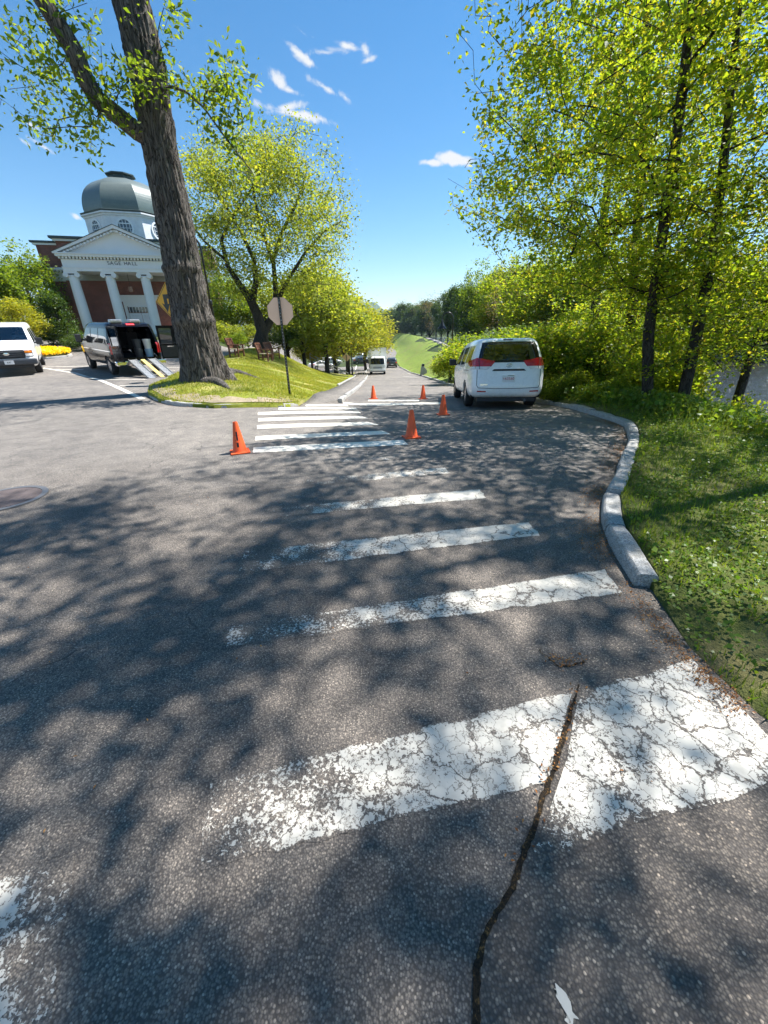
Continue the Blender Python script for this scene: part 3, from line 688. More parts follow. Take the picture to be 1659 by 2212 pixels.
def grow(rng, paths, targets, step=.35, tip=.006, wob=.12, pipe=2.1, drop=.5):
    """branches from given limbs (lists of (x,y,z,r)) out to every target; returns node arrays"""
    P = []; par = []; fixed = []
    for path in paths:
        pts = [np.array(p, float) for p in path]; prev = -1
        if P:
            d = np.linalg.norm(np.array(P) - pts[0][:3], axis=1); prev = int(np.argmin(d))
        for a, b in zip(pts, pts[1:]):
            k = max(1, int(np.linalg.norm(b[:3] - a[:3]) / step))
            for j in range(k):
                q = a + (b - a) * j / k; P.append(q[:3]); par.append(prev); fixed.append(q[3]); prev = len(P) - 1
        P.append(pts[-1][:3]); par.append(prev); fixed.append(pts[-1][3])
    nfix = len(P)
    T = np.asarray(targets, float)
    base = np.array(P); dd = np.array([np.min(np.linalg.norm(base - t, axis=1)) for t in T]); T = T[np.argsort(dd)]
    cap = nfix + 40 * len(T) + 10; A = np.zeros((cap, 3)); A[:nfix] = base; n = nfix
    par = par + [0] * (cap - nfix); tips = []
    for t in T:
        v = t - A[:n]; d = np.linalg.norm(v, axis=1)
        cost = d + drop * np.maximum(0, -v[:, 2]) + np.where(np.arange(n) < nfix, .0, .0)
        j = int(np.argmin(cost)); L = d[j]
        if L < .05: tips.append(j); continue
        k = max(1, int(L / step)); a = A[j].copy(); pd = a - A[par[j]] if par[j] >= 0 else np.array((0, 0, 1.)); pd = pd / max(1e-6, np.linalg.norm(pd))
        mid = (a + t) / 2 + pd * L * .12 + rng.normal(0, wob * L * .5, 3); prev = j
        for q in range(1, k + 1):
            u = q / k; p = (1 - u) ** 2 * a + 2 * u * (1 - u) * mid + u * u * t
            if q < k: p = p + rng.normal(0, wob * step * .5, 3)
            A[n] = p; par[n] = prev; prev = n; n += 1
        tips.append(prev)
    A = A[:n]; par = np.array(par[:n]); acc = np.zeros(n)
    kids = np.zeros(n, int); np.add.at(kids, par[par >= 0], 1)
    acc[kids == 0] = tip ** pipe
    for i in range(n - 1, -1, -1):
        if acc[i] == 0: acc[i] = tip ** pipe
        if par[i] >= 0: acc[par[i]] += acc[i]
    R = acc ** (1 / pipe)
    fx = np.array(fixed); R[:nfix] = np.where(fx > 0, fx, R[:nfix])
    for i in range(n):       # never thicker than what carries it
        if par[i] >= 0: R[i] = min(R[i], R[par[i]])
    return A, par, R, np.array(tips), nfix
def wood_mesh(A, par, R, minr=.003, skip=None):
    n = len(A); main = np.full(n, -1); best = np.zeros(n)
    for i in range(n):
        p = par[i]
        if p >= 0 and R[i] > best[p]: best[p] = R[i]; main[p] = i
    V = []; Fs = []
    starts = [i for i in range(n) if par[i] < 0 or main[par[i]] != i]
    for s in starts:
        chain = [s] if par[s] < 0 else [par[s], s]; i = s
        while main[i] >= 0: i = main[i]; chain.append(i)
        if len(chain) < 2: continue
        rr = R[chain].copy()
        if par[s] >= 0: rr[0] = min(rr[0], rr[1] * 1.25)
        if skip is not None and skip(chain): continue
        rm = rr.max(); k = 3 if rm < .02 else 5 if rm < .06 else 8 if rm < .2 else 14
        pts = A[chain]; tg = np.gradient(pts, axis=0); tg /= np.maximum(1e-9, np.linalg.norm(tg, axis=1))[:, None]
        ref = np.array((0, 0, 1.)) if abs(tg[0, 2]) < .9 else np.array((1., 0, 0)); u = np.cross(tg[0], ref); u = u / np.linalg.norm(u) if np.linalg.norm(u) > 1e-9 else np.array((1., 0, 0))
        an = np.arange(k) * 2 * np.pi / k; b = len(V)
        for p, t, r in zip(pts, tg, rr):
            u = u - t * np.dot(u, t); u /= max(1e-9, np.linalg.norm(u)); w = np.cross(t, u)
            V.extend(p + max(r, minr) * (np.cos(an)[:, None] * u + np.sin(an)[:, None] * w))
        for q in range(len(chain) - 1):
            for j in range(k):
                a0 = b + q * k + j; a1 = b + q * k + (j + 1) % k; Fs.append((a0, a1, a1 + k, a0 + k))
    return mesh_np('wood', np.array(V), np.array(Fs))
def in_ellipsoid(rng, n, c, r, hollow=.0):
    out = np.zeros((0, 3))
    while len(out) < n:
        q = rng.uniform(-1, 1, (n * 3, 3)); l = np.linalg.norm(q, axis=1); out = np.concatenate([out, q[(l < 1) & (l > hollow)]])
    return out[:n] * np.array(r) + np.array(c)
def make_tree(name, seed, paths, targets, leaf, lmat, bmat, label, cat='tree', group=None, step=.35, tip=.006, wob=.12, per=22, spread=.3, keep=None, origin=None, droop=.35, lw=.55, drop=.5, kids=None, flat=.6):
    rng = np.random.default_rng(seed); o = np.array(origin if origin is not None else paths[0][0][:3], float)
    A, par, R, tips, nfix = grow(rng, paths, targets, step, tip, wob, drop=drop)
    root = empty(name, tuple(o)); tag(root, label, cat, group)
    wd = link('trunk', wood_mesh(A - o, par, R), bmat, root, True)
    C = []
    for t in tips:
        q = t; seg = [A[q]]
        for _ in range(3):
            if par[q] >= nfix: q = par[q]; seg.append(A[q])
        seg = np.array(seg); m = max(1, int(per * rng.uniform(.5, 1.5))); w = rng.uniform(0, len(seg) - 1, m) if len(seg) > 1 else np.zeros(m)
        i0 = np.minimum(w.astype(int), max(0, len(seg) - 2)); f = (w - i0)[:, None]
        p = seg[i0] * (1 - f) + seg[np.minimum(i0 + 1, len(seg) - 1)] * f
        C.append(p + rng.normal(0, spread, (m, 3)) * np.array((1, 1, .5)))
    C = np.concatenate(C)
    if keep is not None: C = C[keep(C, rng)]
    V, Q_ = leaf_arrays(rng, C - o, leaf, droop=droop, width=lw, flat=flat)
    cr = link('crown', mesh_np('leaves', V, Q_), lmat, root)
    return root

M_BARK = bark_mat('bark_old', (.085, .072, .062), (.19, .168, .15), 10, .16, 1.0)
M_BARK_D = bark_mat('bark_dark', (.04, .034, .028), (.085, .072, .06), 14, .2, .8)
M_BARK_G = bark_mat('bark_grey', (.09, .08, .07), (.19, .17, .15), 12, .25, .6)
L_YG = leaf_mat('leaf_spring', [(0, (.10, .175, .016)), (.5, (.175, .245, .02)), (.85, (.25, .28, .022)), (1, (.25, .21, .03))], .6, tboost=2.2)
L_MID = leaf_mat('leaf_fresh', [(0, (.075, .14, .015)), (.5, (.13, .2, .018)), (1, (.2, .25, .025))], .56, tboost=2.0)
L_PALE = leaf_mat('leaf_pale', [(0, (.15, .215, .03)), (.6, (.24, .295, .042)), (1, (.32, .33, .055))], .52, .6, 1.8)
L_DARK = leaf_mat('leaf_dark', [(0, (.03, .065, .012)), (.6, (.06, .11, .018)), (1, (.1, .15, .025))], .4, .4)
L_GOLD = leaf_mat('leaf_golden', [(0, (.19, .23, .02)), (.6, (.29, .31, .03)), (1, (.35, .32, .04))], .5, .6, 1.8)
L_BUD = leaf_mat('leaf_buds', [(0, (.16, .12, .07)), (.6, (.22, .17, .09)), (1, (.2, .2, .06))], .3, .7)

# where the photograph shows sunlit paving, no leaves stand between it and the sun
SUNLIT = [(-30, 4.0), (-4.7, 4.35), (-3.3, 5.5), (-2.3, 6.6), (-1.0, 7.6), (-.7, 9.5), (-1.3, 11.5), (.2, 15.5), (2.4, 17), (3.2, 60), (-30, 60)]
def clear_of_sun(C, rng, p=.97):
    k = C[:, 2] / SUN_DIR.z; s = inside(SUNLIT, C[:, 0] - SUN_DIR.x * k, C[:, 1] - SUN_DIR.y * k)
    return ~(s & (rng.random(len(C)) < p))
# open sky the photograph shows left of the riverside crowns
def right_keep(C, rng):
    k = clear_of_sun(C, rng)
    q = C - np.array((0, 0, CAM_H)); zc = q @ np.array(_FW); u = 829.5 + FPX * (q @ np.array(_r)) / zc; v = 1106 - FPX * (q @ np.array(_u)) / zc
    lim = np.interp(v, [-60, 0, 120, 250, 330, 430, 500, 540, 600, 660, 720, 1100], [990, 1000, 950, 985, 1040, 985, 990, 1060, 1150, 1160, 1190, 1200])
    lim = lim + 22 * np.sin(v * .045 + C[:, 1]) + rng.normal(0, 10, len(C))
    hide = (zc > .3) & (v > -80) & (u < lim) & (u > -100)
    # low sprays must stay above the verge and off the road
    low = (C[:, 2] < 2.3) & (C[:, 0] < np.interp(C[:, 1], [0, 4, 7, 11, 16], [4.5, 4.6, 5.2, 5.3, 5.2]))
    return k & ~hide & ~low

def riverside_tree(name, seed, base, lean, h, r, crown, n, leaf, label, mat=L_YG, per=22, low=1.5, fork=None, group=None):
    rng = np.random.default_rng(seed); bx, by = base; bz = Z(bx, by) - .1
    pts = []
    for i in range(9):
        t = i / 8; pts.append((bx + lean[0] * t + .18 * math.sin(t * 5 + seed) * (t > 0), by + lean[1] * t + .15 * math.sin(t * 4 + seed * 2) * (t > 0), bz + h * t, r * (1 - t) ** .8 + .012))
    paths = [pts] + (fork or [])
    T = []
    for cr in crown:
        if len(cr) == 3: T.append(in_ellipsoid(rng, int(n * cr[2]), cr[0], cr[1]))
        else:                                   # separate bouquets of foliage with open gaps between them
            for b_ in in_ellipsoid(rng, cr[3], cr[0], cr[1]): T.append(b_ + rng.normal(0, 1, (cr[2], 3)) * np.array((.34, .34, .2)))
    T = np.concatenate(T); T = T[T[:, 2] > low]; T = T[right_keep(T, rng)]
    return make_tree(name, seed, paths, T, leaf, mat, M_BARK_D, label, 'tree', group, step=.34, tip=.0045, per=per, spread=.17, keep=right_keep, droop=.3, flat=.5)
GR = 'trees on the river bank'
riverside_tree('riverside_tree', 11, (6.02, 9.0), (-2.1, .5), 13, .105, [((4.4, 9.2, 5.2), (3.9, 3.2, 3.4), .72), ((6.2, 9.3, 2.4), (2.4, 2.0, 1.9), .26), ((5.8, 9.0, 10.6), (4.2, 3.8, 2.6), 4, 56)], 1750, .083,
               'slender dark-trunked tree with layered yellow-green branches reaching over the parked minivan', per=30, group=GR, low=.35)
riverside_tree('riverside_tree', 12, (6.62, 8.8), (-.6, .8), 9, .11, [((7.6, 9.4, 4.6), (2.6, 2.2, 2.6), .6), ((8.0, 9.6, 2.0), (1.6, 1.8, 1.3), .3)], 480, .083,
               'short thick-stemmed tree standing right beside the slender dark trunk', per=22, group=GR, low=.3)
riverside_tree('riverside_tree', 13, (8.0, 13.2), (-2.6, -.2), 15, .15, [((5.4, 12.8, 6.4), (4.3, 2.8, 3.4), .78), ((6.5, 13, 11.5), (4.2, 3.5, 3.0), 4, 22), ((6.7, 12.8, 2.4), (2.4, 1.8, 1.9), .25)], 900, .095,
               'tall thick-stemmed tree just behind the slender one, fresh green', per=24, group=GR, low=.3)
riverside_tree('riverside_tree', 14, (8.4, 5.4), (-2.0, .2), 15, .17, [((6.3, 6.0, 5.8), (2.8, 2.4, 2.2), .4), ((6.4, 5.8, 12.0), (5.0, 3.8, 2.4), 5, 66), ((8.6, 6.8, 4.2), (1.8, 2.0, 1.8), .2), ((10.6, 7.6, 11.0), (3.4, 3.4, 2.4), 5, 26)], 330, .1,
               'tree whose dark shaded twigs hang in at the upper right edge', mat=L_MID, per=34, group=GR)
riverside_tree('riverside_tree', 15, (7.4, 1.2), (-1.6, .8), 15, .22, [((4.2, 4.4, 12.0), (5.0, 3.4, 2.2), 5, 66), ((2.6, 4.0, 10.2), (3.2, 2.8, 1.6), 5, 24)], 290, .11,
               'broad tree beside the road whose crown shades the nearest stripes', mat=L_MID, per=34, group=GR, low=5.0)
riverside_tree('riverside_tree', 16, (9.4, 17.5), (-2, .4), 15, .2, [((8.2, 17.4, 7.6), (3.8, 3.2, 4.4), .7), ((8.4, 17, 3.2), (3, 3, 2.4), .4)], 620, .115,
               'yellow-green tree rising from the bank farther down the river', per=24, group=GR, low=.3)
riverside_tree('riverside_tree', 17, (10.6, 11.5), (-1.2, .4), 11, .12, [((10.2, 11.8, 4.8), (3.2, 2.6, 3.2), .75), ((9.6, 11.4, 1.8), (2.0, 2.0, 1.4), .25)], 460, .09,
               'yellow-green tree overhanging the water at the right edge', per=20, group=GR, low=.2)

# ---- the old tree on the grass island
def old_tree():
    rng = np.random.default_rng(77); Y0 = 13.3
    cl = [(446, 838), (438, 790), (417, 690), (400, 600), (371, 450), (342, 300), (318, 150), (283, 0)]
    wd = [128, 104, 96, 93, 88, 86, 90, 96]
    P = [at(px, py, Y0) for px, py in cl]; rad = []
    for (px, py), w in zip(cl, wd):
        d = (px - 829.5) / FPX * _r + (1106 - py) / FPX * _u + _FW; rad.append(.79 * w / 2 / FPX * Y0 / d.y)
    o = Vector((P[0].x, P[0].y, Z(P[0].x, P[0].y) + .05)); top = P[-1] + (P[-1] - P[-2]) * 1.4
    root = empty('old_tree', o); tag(root, 'huge old tree with furrowed grey-brown trunk on the grass island', 'tree')
    # trunk: ribbed, flared skin
    C = [np.array(p) for p in P] + [np.array(top)]; rad = rad + [rad[-1] * .8]
    C[0] = np.array((P[0].x, P[0].y, o.z - .25))
    S = spline([tuple(c) + (r_,) for c, r_ in zip(C, rad)], .055); S = np.array(S); nth = 150
    th = np.arange(nth) * 2 * np.pi / nth; V = []
    ph = rng.uniform(0, 6.28, 40)
    s = np.concatenate([[0], np.cumsum(np.linalg.norm(np.diff(S[:, :3], axis=0), axis=1))])
    ridge = rng.normal(0, 1, (int(s[-1] / .35) + 3, nth))
    for _ in range(1): ridge = (ridge + np.roll(ridge, 1, 1)) / 1.6
    for i, (x, y, z, r_) in enumerate(S):
        hgt = z - o.z; fl = math.exp(-max(0, hgt) / .5)
        tw = th + .05 * math.sin(s[i] * .8) + .03 * math.sin(s[i] * 2.3 + 1)
        lob = sum(math.e ** (-.0) * np.maximum(0, np.cos((tw - a) * .5)) ** p_ * k for a, p_, k in ((-.35, 14, 1.25), (-1.2, 22, .55), (-2.2, 24, .4), (3.3, 22, .4), (1.6, 20, .5), (.7, 24, .35)))
        k = s[i] / .35; i0 = int(k); f = k - i0; f = f * f * (3 - 2 * f)
        shift = int(2.2 * math.sin(s[i] * 1.7)); rg = np.roll(ridge[i0] * (1 - f) + ridge[i0 + 1] * f, shift)
        knot = .05 * np.exp(-((hgt - 1.95) / .14) ** 2) * (1 + .4 * np.sin(th * 3 + 1)) + .045 * np.exp(-((hgt - 3.3) / .1) ** 2) * (np.cos(th + 1.9) > -.2)
        rr = r_ * (1 + fl * .75 * lob + .03 * np.sin(2 * th + s[i] * .4) + .02 * np.sin(5 * th + s[i])) + .021 * rg + knot + .012 * rng.normal(0, 1, nth) * .4
        V.append(np.stack([x + rr * np.cos(th), y + rr * np.sin(th), np.full(nth, z) + .02 * rg], 1))
    V = np.concatenate(V); n = len(S); idx = np.arange((n - 1) * nth).reshape(n - 1, nth); nx = np.roll(idx, -1, 1)
    me = mesh_np('trunk', V - np.array(o), np.stack([idx.ravel(), nx.ravel(), (nx + nth).ravel(), (idx + nth).ravel()], 1))
    link('trunk', me, M_BARK, root, True)
    # the long surface root
    rp = [np.array((P[0].x + .35, Y0 - .3, o.z + .28))] + [np.array((*g(px, py), 0)) for px, py in ((505, 815), (540, 824), (568, 833))]
    for q in rp[1:]: q[2] = float(lawn_z(np.array([q[0]]), np.array([q[1]]))[0]) - .03
    mb = MB(); sp = spline([tuple(q) for q in rp], .06); m = len(sp)
    mb.tube([Vector(q) - o for q in sp], [.36 * (1 - i / m) ** 1.1 + .035 + .016 * math.sin(i * 1.3) + .01 * math.sin(i * 2.9) for i in range(m)], 12).build('root', M_BARK, root, True)
    rp = [np.array((P[0].x + .2, Y0 - .5, o.z + .2)), np.array((*g(475, 848), 0)), np.array((*g(500, 858), 0))]
    for q in rp[1:]: q[2] = float(lawn_z(np.array([q[0]]), np.array([q[1]]))[0]) - .01
    sp = spline([tuple(q) for q in rp], .06); m = len(sp)
    MB().tube([Vector(q) - o for q in sp], [.2 * (1 - i / m) ** .8 + .02 for i in range(m)], 10).build('root', M_BARK, root, True)
    # limbs and sprays
    limb_px = [(332, 305), (296, 284), (255, 250), (212, 216), (183, 170), (160, 110), (125, 52), (88, -5), (60, -60)]
    lr = [.33, .30, .26, .235, .22, .21, .19, .17, .15]
    lp = []
    for i, (px, py) in enumerate(limb_px):
        q = at(px, py, Y0 - .1 - .12 * i); lp.append((q.x, q.y, q.z, lr[i]))
    tp = [(c[0], c[1], c[2], r_ * .5) for c, r_ in zip(C[3:], rad[3:])]
    T2 = tuple(np.array(top))
    paths = [tp, lp,
             [(*T2, .42), (T2[0] - .4, T2[1] + .3, T2[2] + 3, .3), (T2[0] - .2, T2[1] - .2, T2[2] + 7, .12)],
             [(*T2, .36), (T2[0] + 2.2, T2[1] + 1, T2[2] + 2.4, .22), (T2[0] + 4, T2[1] + 1.5, T2[2] + 5, .1)],
             [(*T2, .36), (T2[0] - 2.6, T2[1] - 1, T2[2] + 2.6, .22), (T2[0] - 5, T2[1] - 1.6, T2[2] + 4.6, .1)]]
    q0 = at(372, 188, Y0 - .4); tw = [(q0.x, q0.y, q0.z, .035)]
    for i, (px, py) in enumerate([(402, 198), (440, 232), (478, 285), (512, 330), (545, 372)]): q = at(px, py, Y0 - .6 - .1 * i); tw.append((q.x, q.y, q.z, .028 - .004 * i))
    paths.append(tw)
    T = []
    def spray(n, x0, y0, x1, y1, dy=1.2, c=0):
        for _ in range(n):
            q = at(rng.uniform(x0, x1), rng.uniform(y0, y1), Y0 + c + rng.uniform(-dy, dy)); T.append(tuple(q))
    spray(24, 5, 0, 210, 90); spray(22, 10, 90, 150, 200); spray(22, 60, 180, 180, 300); spray(10, 90, 270, 200, 335); spray(10, 170, 90, 290, 200, .8, -.8)
    spray(14, 150, 200, 260, 290, .6, -.5); spray(5, 255, 10, 320, 60, .3, -.8); spray(15, 255, 120, 330, 215, .3, -.9); spray(10, 335, 90, 400, 200, .7); spray(12, 330, 0, 400, 90, .7)
    spray(16, 395, 170, 470, 260, .5, -.6); spray(26, 455, 150, 545, 270, .6, -.7); spray(14, 440, 270, 550, 400, .5, -.9); spray(8, 480, 100, 500, 190, .3, -.7); spray(5, 225, 215, 280, 290, .3, -.9)
    spray(4, -20, 100, 12, 260, .5, -1.5)
    cr = in_ellipsoid(rng, 420, (T2[0] - .3, T2[1] + .2, T2[2] + 4.6), (7.5, 6.5, 4.6))
    cr = cr[clear_of_sun2(cr, rng)]
    T = np.concatenate([np.array(T), cr])
    A, par, R, tips, nfix = grow(rng, paths, T, .35, .006, .14)
    on = np.array(o)
    nt0 = len(resample([t[:3] for t in tp], 1))
    wm = wood_mesh(A - on, par, R, skip=lambda ch: False)
    link('limbs', wm, M_BARK, root, True)
    Cs = []
    for t in tips:
        p = par[t]; m = rng.integers(9, 20)
        f = rng.uniform(0, 1, m)[:, None]; Cs.append(A[t] * f + A[p if p >= 0 else t] * (1 - f) + rng.normal(0, .17, (m, 3)))
    Cs = np.concatenate(Cs); Cs = Cs[clear_of_sun2(Cs, rng)]
    q_ = Cs - np.array((0, 0, CAM_H)); zc_ = q_ @ np.array(_FW); uu = 829.5 + FPX * (q_ @ np.array(_r)) / zc_; vv = 1106 - FPX * (q_ @ np.array(_u)) / zc_
    Cs = Cs[~((vv < 112) & (vv > -40) & (uu > 225) & (uu < 350) & (rng.random(len(Cs)) < .8))]      # the fork stands bare
    Vl, Ql = leaf_arrays(rng, Cs - on, .135, droop=.5, width=.5, flat=.45)
    link('crown', mesh_np('leaves', Vl, Ql), L_MID, root)
SUNLIT2 = [(-40, 3.0), (-9, 3), (-9, 9.0), (-12, 9.4), (-14, 8.6), (-40, 8.6)]
SUNLIT3 = [(-40, 13.5), (-9, 12.6), (-6.5, 11.2), (-5, 9.5), (2, 9.5), (2, 60), (-40, 60)]
def clear_of_sun2(C, rng):
    k = C[:, 2] / SUN_DIR.z; x = C[:, 0] - SUN_DIR.x * k; y = C[:, 1] - SUN_DIR.y * k
    q = C - np.array((0, 0, CAM_H)); zc = q @ np.array(_FW); v = 1106 - FPX * (q @ np.array(_u)) / zc
    seen = (v > -30) & (zc > 0)
    return seen | ~((inside(SUNLIT2, x, y) | inside(SUNLIT3, x, y) | inside(SUNLIT, x, y) & (x > -7.5)) & (rng.random(len(C)) < .96))
old_tree()

# ---- generic trees for the middle and far distance: prototypes sharing their meshes
def proto_tree(seed, h, rx, rz, n, leaf, lmat, bmat, trunk_r, clear=.25, per=16, forks=3, spread=None, shape=0.0):
    rng = np.random.default_rng(seed); paths = []; top = h * .8
    paths.append([(0, 0, -.3, trunk_r * 1.25), (0, 0, .4, trunk_r), (rng.normal(0, .1), rng.normal(0, .1), h * clear, trunk_r * .85), (rng.normal(0, .25), rng.normal(0, .25), h * .55, trunk_r * .5), (rng.normal(0, .3), rng.normal(0, .3), top, trunk_r * .12)])
    for k in range(forks):
        a = k * 2 * math.pi / forks + rng.uniform(0, 1); z0 = h * clear * rng.uniform(.9, 1.4)
        paths.append([(0, 0, z0, trunk_r * .6), (math.cos(a) * rx * .3, math.sin(a) * rx * .3, z0 + h * .18, trunk_r * .4), (math.cos(a) * rx * .55, math.sin(a) * rx * .55, z0 + h * .38, trunk_r * .15)])
    cz = h - rz; T = in_ellipsoid(rng, n, (0, 0, cz), (rx, rx, rz), .25)
    lobes = in_ellipsoid(rng, 7, (0, 0, cz), (rx * .75, rx * .75, rz * .75), .6)
    T2 = np.concatenate([in_ellipsoid(rng, n // 9, l, (rx * .38, rx * .38, rz * .3)) for l in lobes]); T = np.concatenate([T[:n // 2], T2])
    if shape: T[:, :2] *= (1 - shape * np.clip((T[:, 2] - cz) / rz, -1, 1))[:, None]
    A, par, R, tips, nfix = grow(rng, paths, T, h * .05, .006 + h * .0004, .14)
    wm = wood_mesh(A, par, R, minr=.008); C = []
    sp = spread or rx * .09
    for t in tips:
        m = int(per * rng.uniform(.5, 1.5)); C.append(A[t] + rng.normal(0, sp, (m, 3)))
    V, Ql = leaf_arrays(rng, np.concatenate(C), leaf, droop=.2, width=.7, flat=.4)
    lm = mesh_np('leaves', V, Ql); wm.materials.append(bmat); lm.materials.append(lmat)
    wm.polygons.foreach_set('use_smooth', [True] * len(wm.polygons))
    return wm, lm
def put_tree(pr, name, loc, rz, sc, label, group=None, cat='tree', lm=None):
    root = empty(name, loc, rz); root.scale = sc if isinstance(sc, tuple) else (sc, sc, sc); tag(root, label, cat, group)
    a = bpy.data.objects.new('trunk', pr[0]); b = bpy.data.objects.new('crown', pr[1])
    for c in (a, b): COL.objects.link(c); c.parent = root
    if lm is not None:
        b.material_slots[0].link = 'OBJECT'; b.material_slots[0].material = lm
    return root
PT_ROUND = proto_tree(31, 10, 4.2, 4.0, 300, .24, L_MID, M_BARK_D, .22, .18, 34)
PT_TALL = proto_tree(32, 14, 4.0, 6.2, 340, .28, L_MID, M_BARK_D, .28, .15, 34)
PT_DARK = proto_tree(33, 13, 3.8, 6.0, 340, .32, L_DARK, M_BARK_D, .28, .08, 32, shape=.25)
PT_BARE = proto_tree(34, 12, 4.0, 5.2, 420, .2, L_BUD, M_BARK_G, .2, .2, 5)
PT_GOLD = proto_tree(35, 7.5, 3.2, 3.0, 340, .15, L_GOLD, M_BARK_D, .16, .22, 40)
PT_SHRUB = proto_tree(36, 2.6, 1.5, 1.25, 170, .11, L_YG, M_BARK_D, .04, .05, 34, 5, .17)

# ---- the spreading pale tree on the lawn
def lawn_tree():
    rng = np.random.default_rng(50); Y0 = 30.0; b = at(563, 745, Y0)
    def W(px, py, r_, dy=0): q = at(px, py, Y0 + dy); return (q.x, q.y, q.z, r_)
    o = (b.x, b.y, b.z - .2)
    paths = [[(o[0], o[1], o[2], .62), W(566, 715, 0.383), W(556, 680, 0.330), W(540, 645, 0.277), W(518, 615, 0.198), W(492, 575, 0.145), W(478, 520, 0.112), W(500, 470, 0.086), W(535, 420, 0.066), W(570, 370, 0.040)],
             [W(545, 648, 0.224), W(553, 610, 0.178), W(548, 560, 0.132), W(520, 500, 0.099), W(485, 440, 0.079), W(455, 400, 0.053), W(430, 370, 0.033)],
             [W(570, 715, 0.330, .4), W(592, 680, 0.224, .6), W(596, 630, 0.172, .6), W(590, 560, 0.132, .4), W(610, 500, 0.106, .2), W(640, 440, 0.079, 0), W(660, 380, 0.053, 0)],
             [W(594, 660, 0.158, .6), W(625, 600, 0.119, .2), W(660, 545, 0.086, 0), W(700, 500, 0.059, 0), W(735, 480, 0.033)],
             [W(590, 570, 0.106, .4), W(560, 480, 0.079, -.6), W(545, 400, 0.059, -.8), W(520, 330, 0.033, -.8)],
             [W(485, 560, 0.099), W(440, 520, 0.066, .3), W(410, 480, 0.040, .5)]]
    reg = [(520, 330, 120, 75, 60), (600, 330, 70, 50, 30), (470, 420, 90, 70, 60), (610, 430, 100, 70, 70), (540, 500, 110, 70, 75), (690, 480, 65, 60, 45), (640, 560, 110, 60, 70), (490, 590, 80, 60, 55), (450, 340, 55, 80, 30),
           (560, 600, 100, 50, 50), (700, 570, 55, 55, 40), (420, 560, 40, 80, 22), (680, 640, 80, 40, 40), (590, 400, 160, 150, 160), (450, 470, 60, 110, 45), (560, 360, 120, 60, 60)]
    T = []
    for (cx, cy, rx, ry, n) in reg:
        for _ in range(n):
            a = rng.uniform(0, 6.28); q = math.sqrt(rng.uniform(0, 1)); T.append(tuple(at(cx + rx * q * math.cos(a), cy + ry * q * math.sin(a), Y0 + rng.normal(0, 2.2))))
    make_tree('spreading_tree', 51, paths, np.array(T), .15, L_PALE, M_BARK_D, 'wide spreading tree with pale spring leaves on the lawn behind the chairs', step=.5, tip=.009, wob=.2, per=44, spread=.5, origin=o, flat=.3)
lawn_tree()

def px_tree(pr, name, px, base_py, top_py, Y, label, group=None, wide=1.0, lm=None, h0=None, zb=None, cat='tree', rz=None):
    """stand a prototype so that its crown tops out where the photograph shows it"""
    t = at(px, top_py, Y); zg = Z(t.x, Y) if zb is None else zb
    s = max(.2, (t.z - zg) / h0); return put_tree(pr, name, (t.x, Y, zg - .1), (px * 7.1 + Y) % 6.28 if rz is None else rz, (s * wide, s * wide, s), label, group, cat, lm)
H = {id(PT_ROUND): 10, id(PT_TALL): 14, id(PT_DARK): 13, id(PT_BARE): 12, id(PT_GOLD): 7.5, id(PT_SHRUB): 2.6}
GL = 'trees beside the road down the hill'; GF = 'trees closing the far end of the meadow'; GB = 'trees across the river'
for (pr, px, tp, Y, lab, w, lm) in [
        (PT_ROUND, 690, 575, 42, 'yellow-green tree on the bank behind the back of the octagonal sign', 1.2, L_PALE), (PT_GOLD, 742, 620, 50, 'golden-green tree overhanging the car park by the stair rail', 1.35, None),
        (PT_GOLD, 785, 668, 66, 'bushy golden tree left of the white box truck', 1.3, None), (PT_ROUND, 812, 690, 95, 'darker green tree between the golden tree and the far road', .8, L_MID),
        (PT_GOLD, 826, 706, 125, 'small russet tree at the bend of the far road', .9, L_BUD), (PT_ROUND, 640, 600, 46, 'leafy tree low behind the lawn bank', 1.2, L_PALE), (PT_ROUND, 488, 590, 44, 'leafy tree behind the slim lamp and the chairs', 1.1, L_MID), (PT_ROUND, 602, 585, 47, 'pale leafy tree seen past the forked trunk', 1.2, L_PALE), (PT_GOLD, 715, 640, 56, 'golden-green tree closing the gap behind the sign', 1.4, None), (PT_GOLD, 665, 690, 60, 'low golden tree over the parked cars', 1.2, None)]:
    px_tree(pr, 'roadside_tree', px, 0, tp, Y, lab, GL, w, lm, H[id(pr)])
far = [(PT_ROUND, 790, 676, 330, 1.5, L_MID), (PT_ROUND, 806, 674, 340, 1.5, L_MID), (PT_ROUND, 824, 672, 310, 1.4, L_MID), (PT_DARK, 842, 666, 300, 1.5, None), (PT_TALL, 858, 656, 290, 1.4, L_DARK), (PT_DARK, 876, 652, 270, 1.4, None), (PT_BARE, 868, 646, 300, 1.2, None),
       (PT_DARK, 896, 655, 250, 1.4, None), (PT_TALL, 912, 650, 230, 1.1, L_DARK), (PT_BARE, 925, 632, 240, 1.1, None), (PT_DARK, 930, 645, 200, 1.3, None), (PT_BARE, 945, 628, 180, 1.1, None), (PT_TALL, 957, 640, 160, 1.0, L_DARK),
       (PT_DARK, 972, 622, 130, 1.1, None), (PT_DARK, 992, 612, 105, 1.1, None), (PT_TALL, 1012, 590, 88, .9, L_DARK), (PT_TALL, 1042, 560, 74, .95, L_MID), (PT_DARK, 1022, 625, 76, 1.1, None), (PT_ROUND, 1085, 592, 62, 1.0, L_YG),
       (PT_TALL, 1120, 545, 70, 1.0, L_PALE), (PT_BARE, 1125, 575, 54, 1.2, None), (PT_TALL, 1160, 535, 62, 1.1, L_MID), (PT_ROUND, 1180, 570, 46, 1.2, L_YG), (PT_TALL, 1215, 530, 54, 1.1, L_YG)]
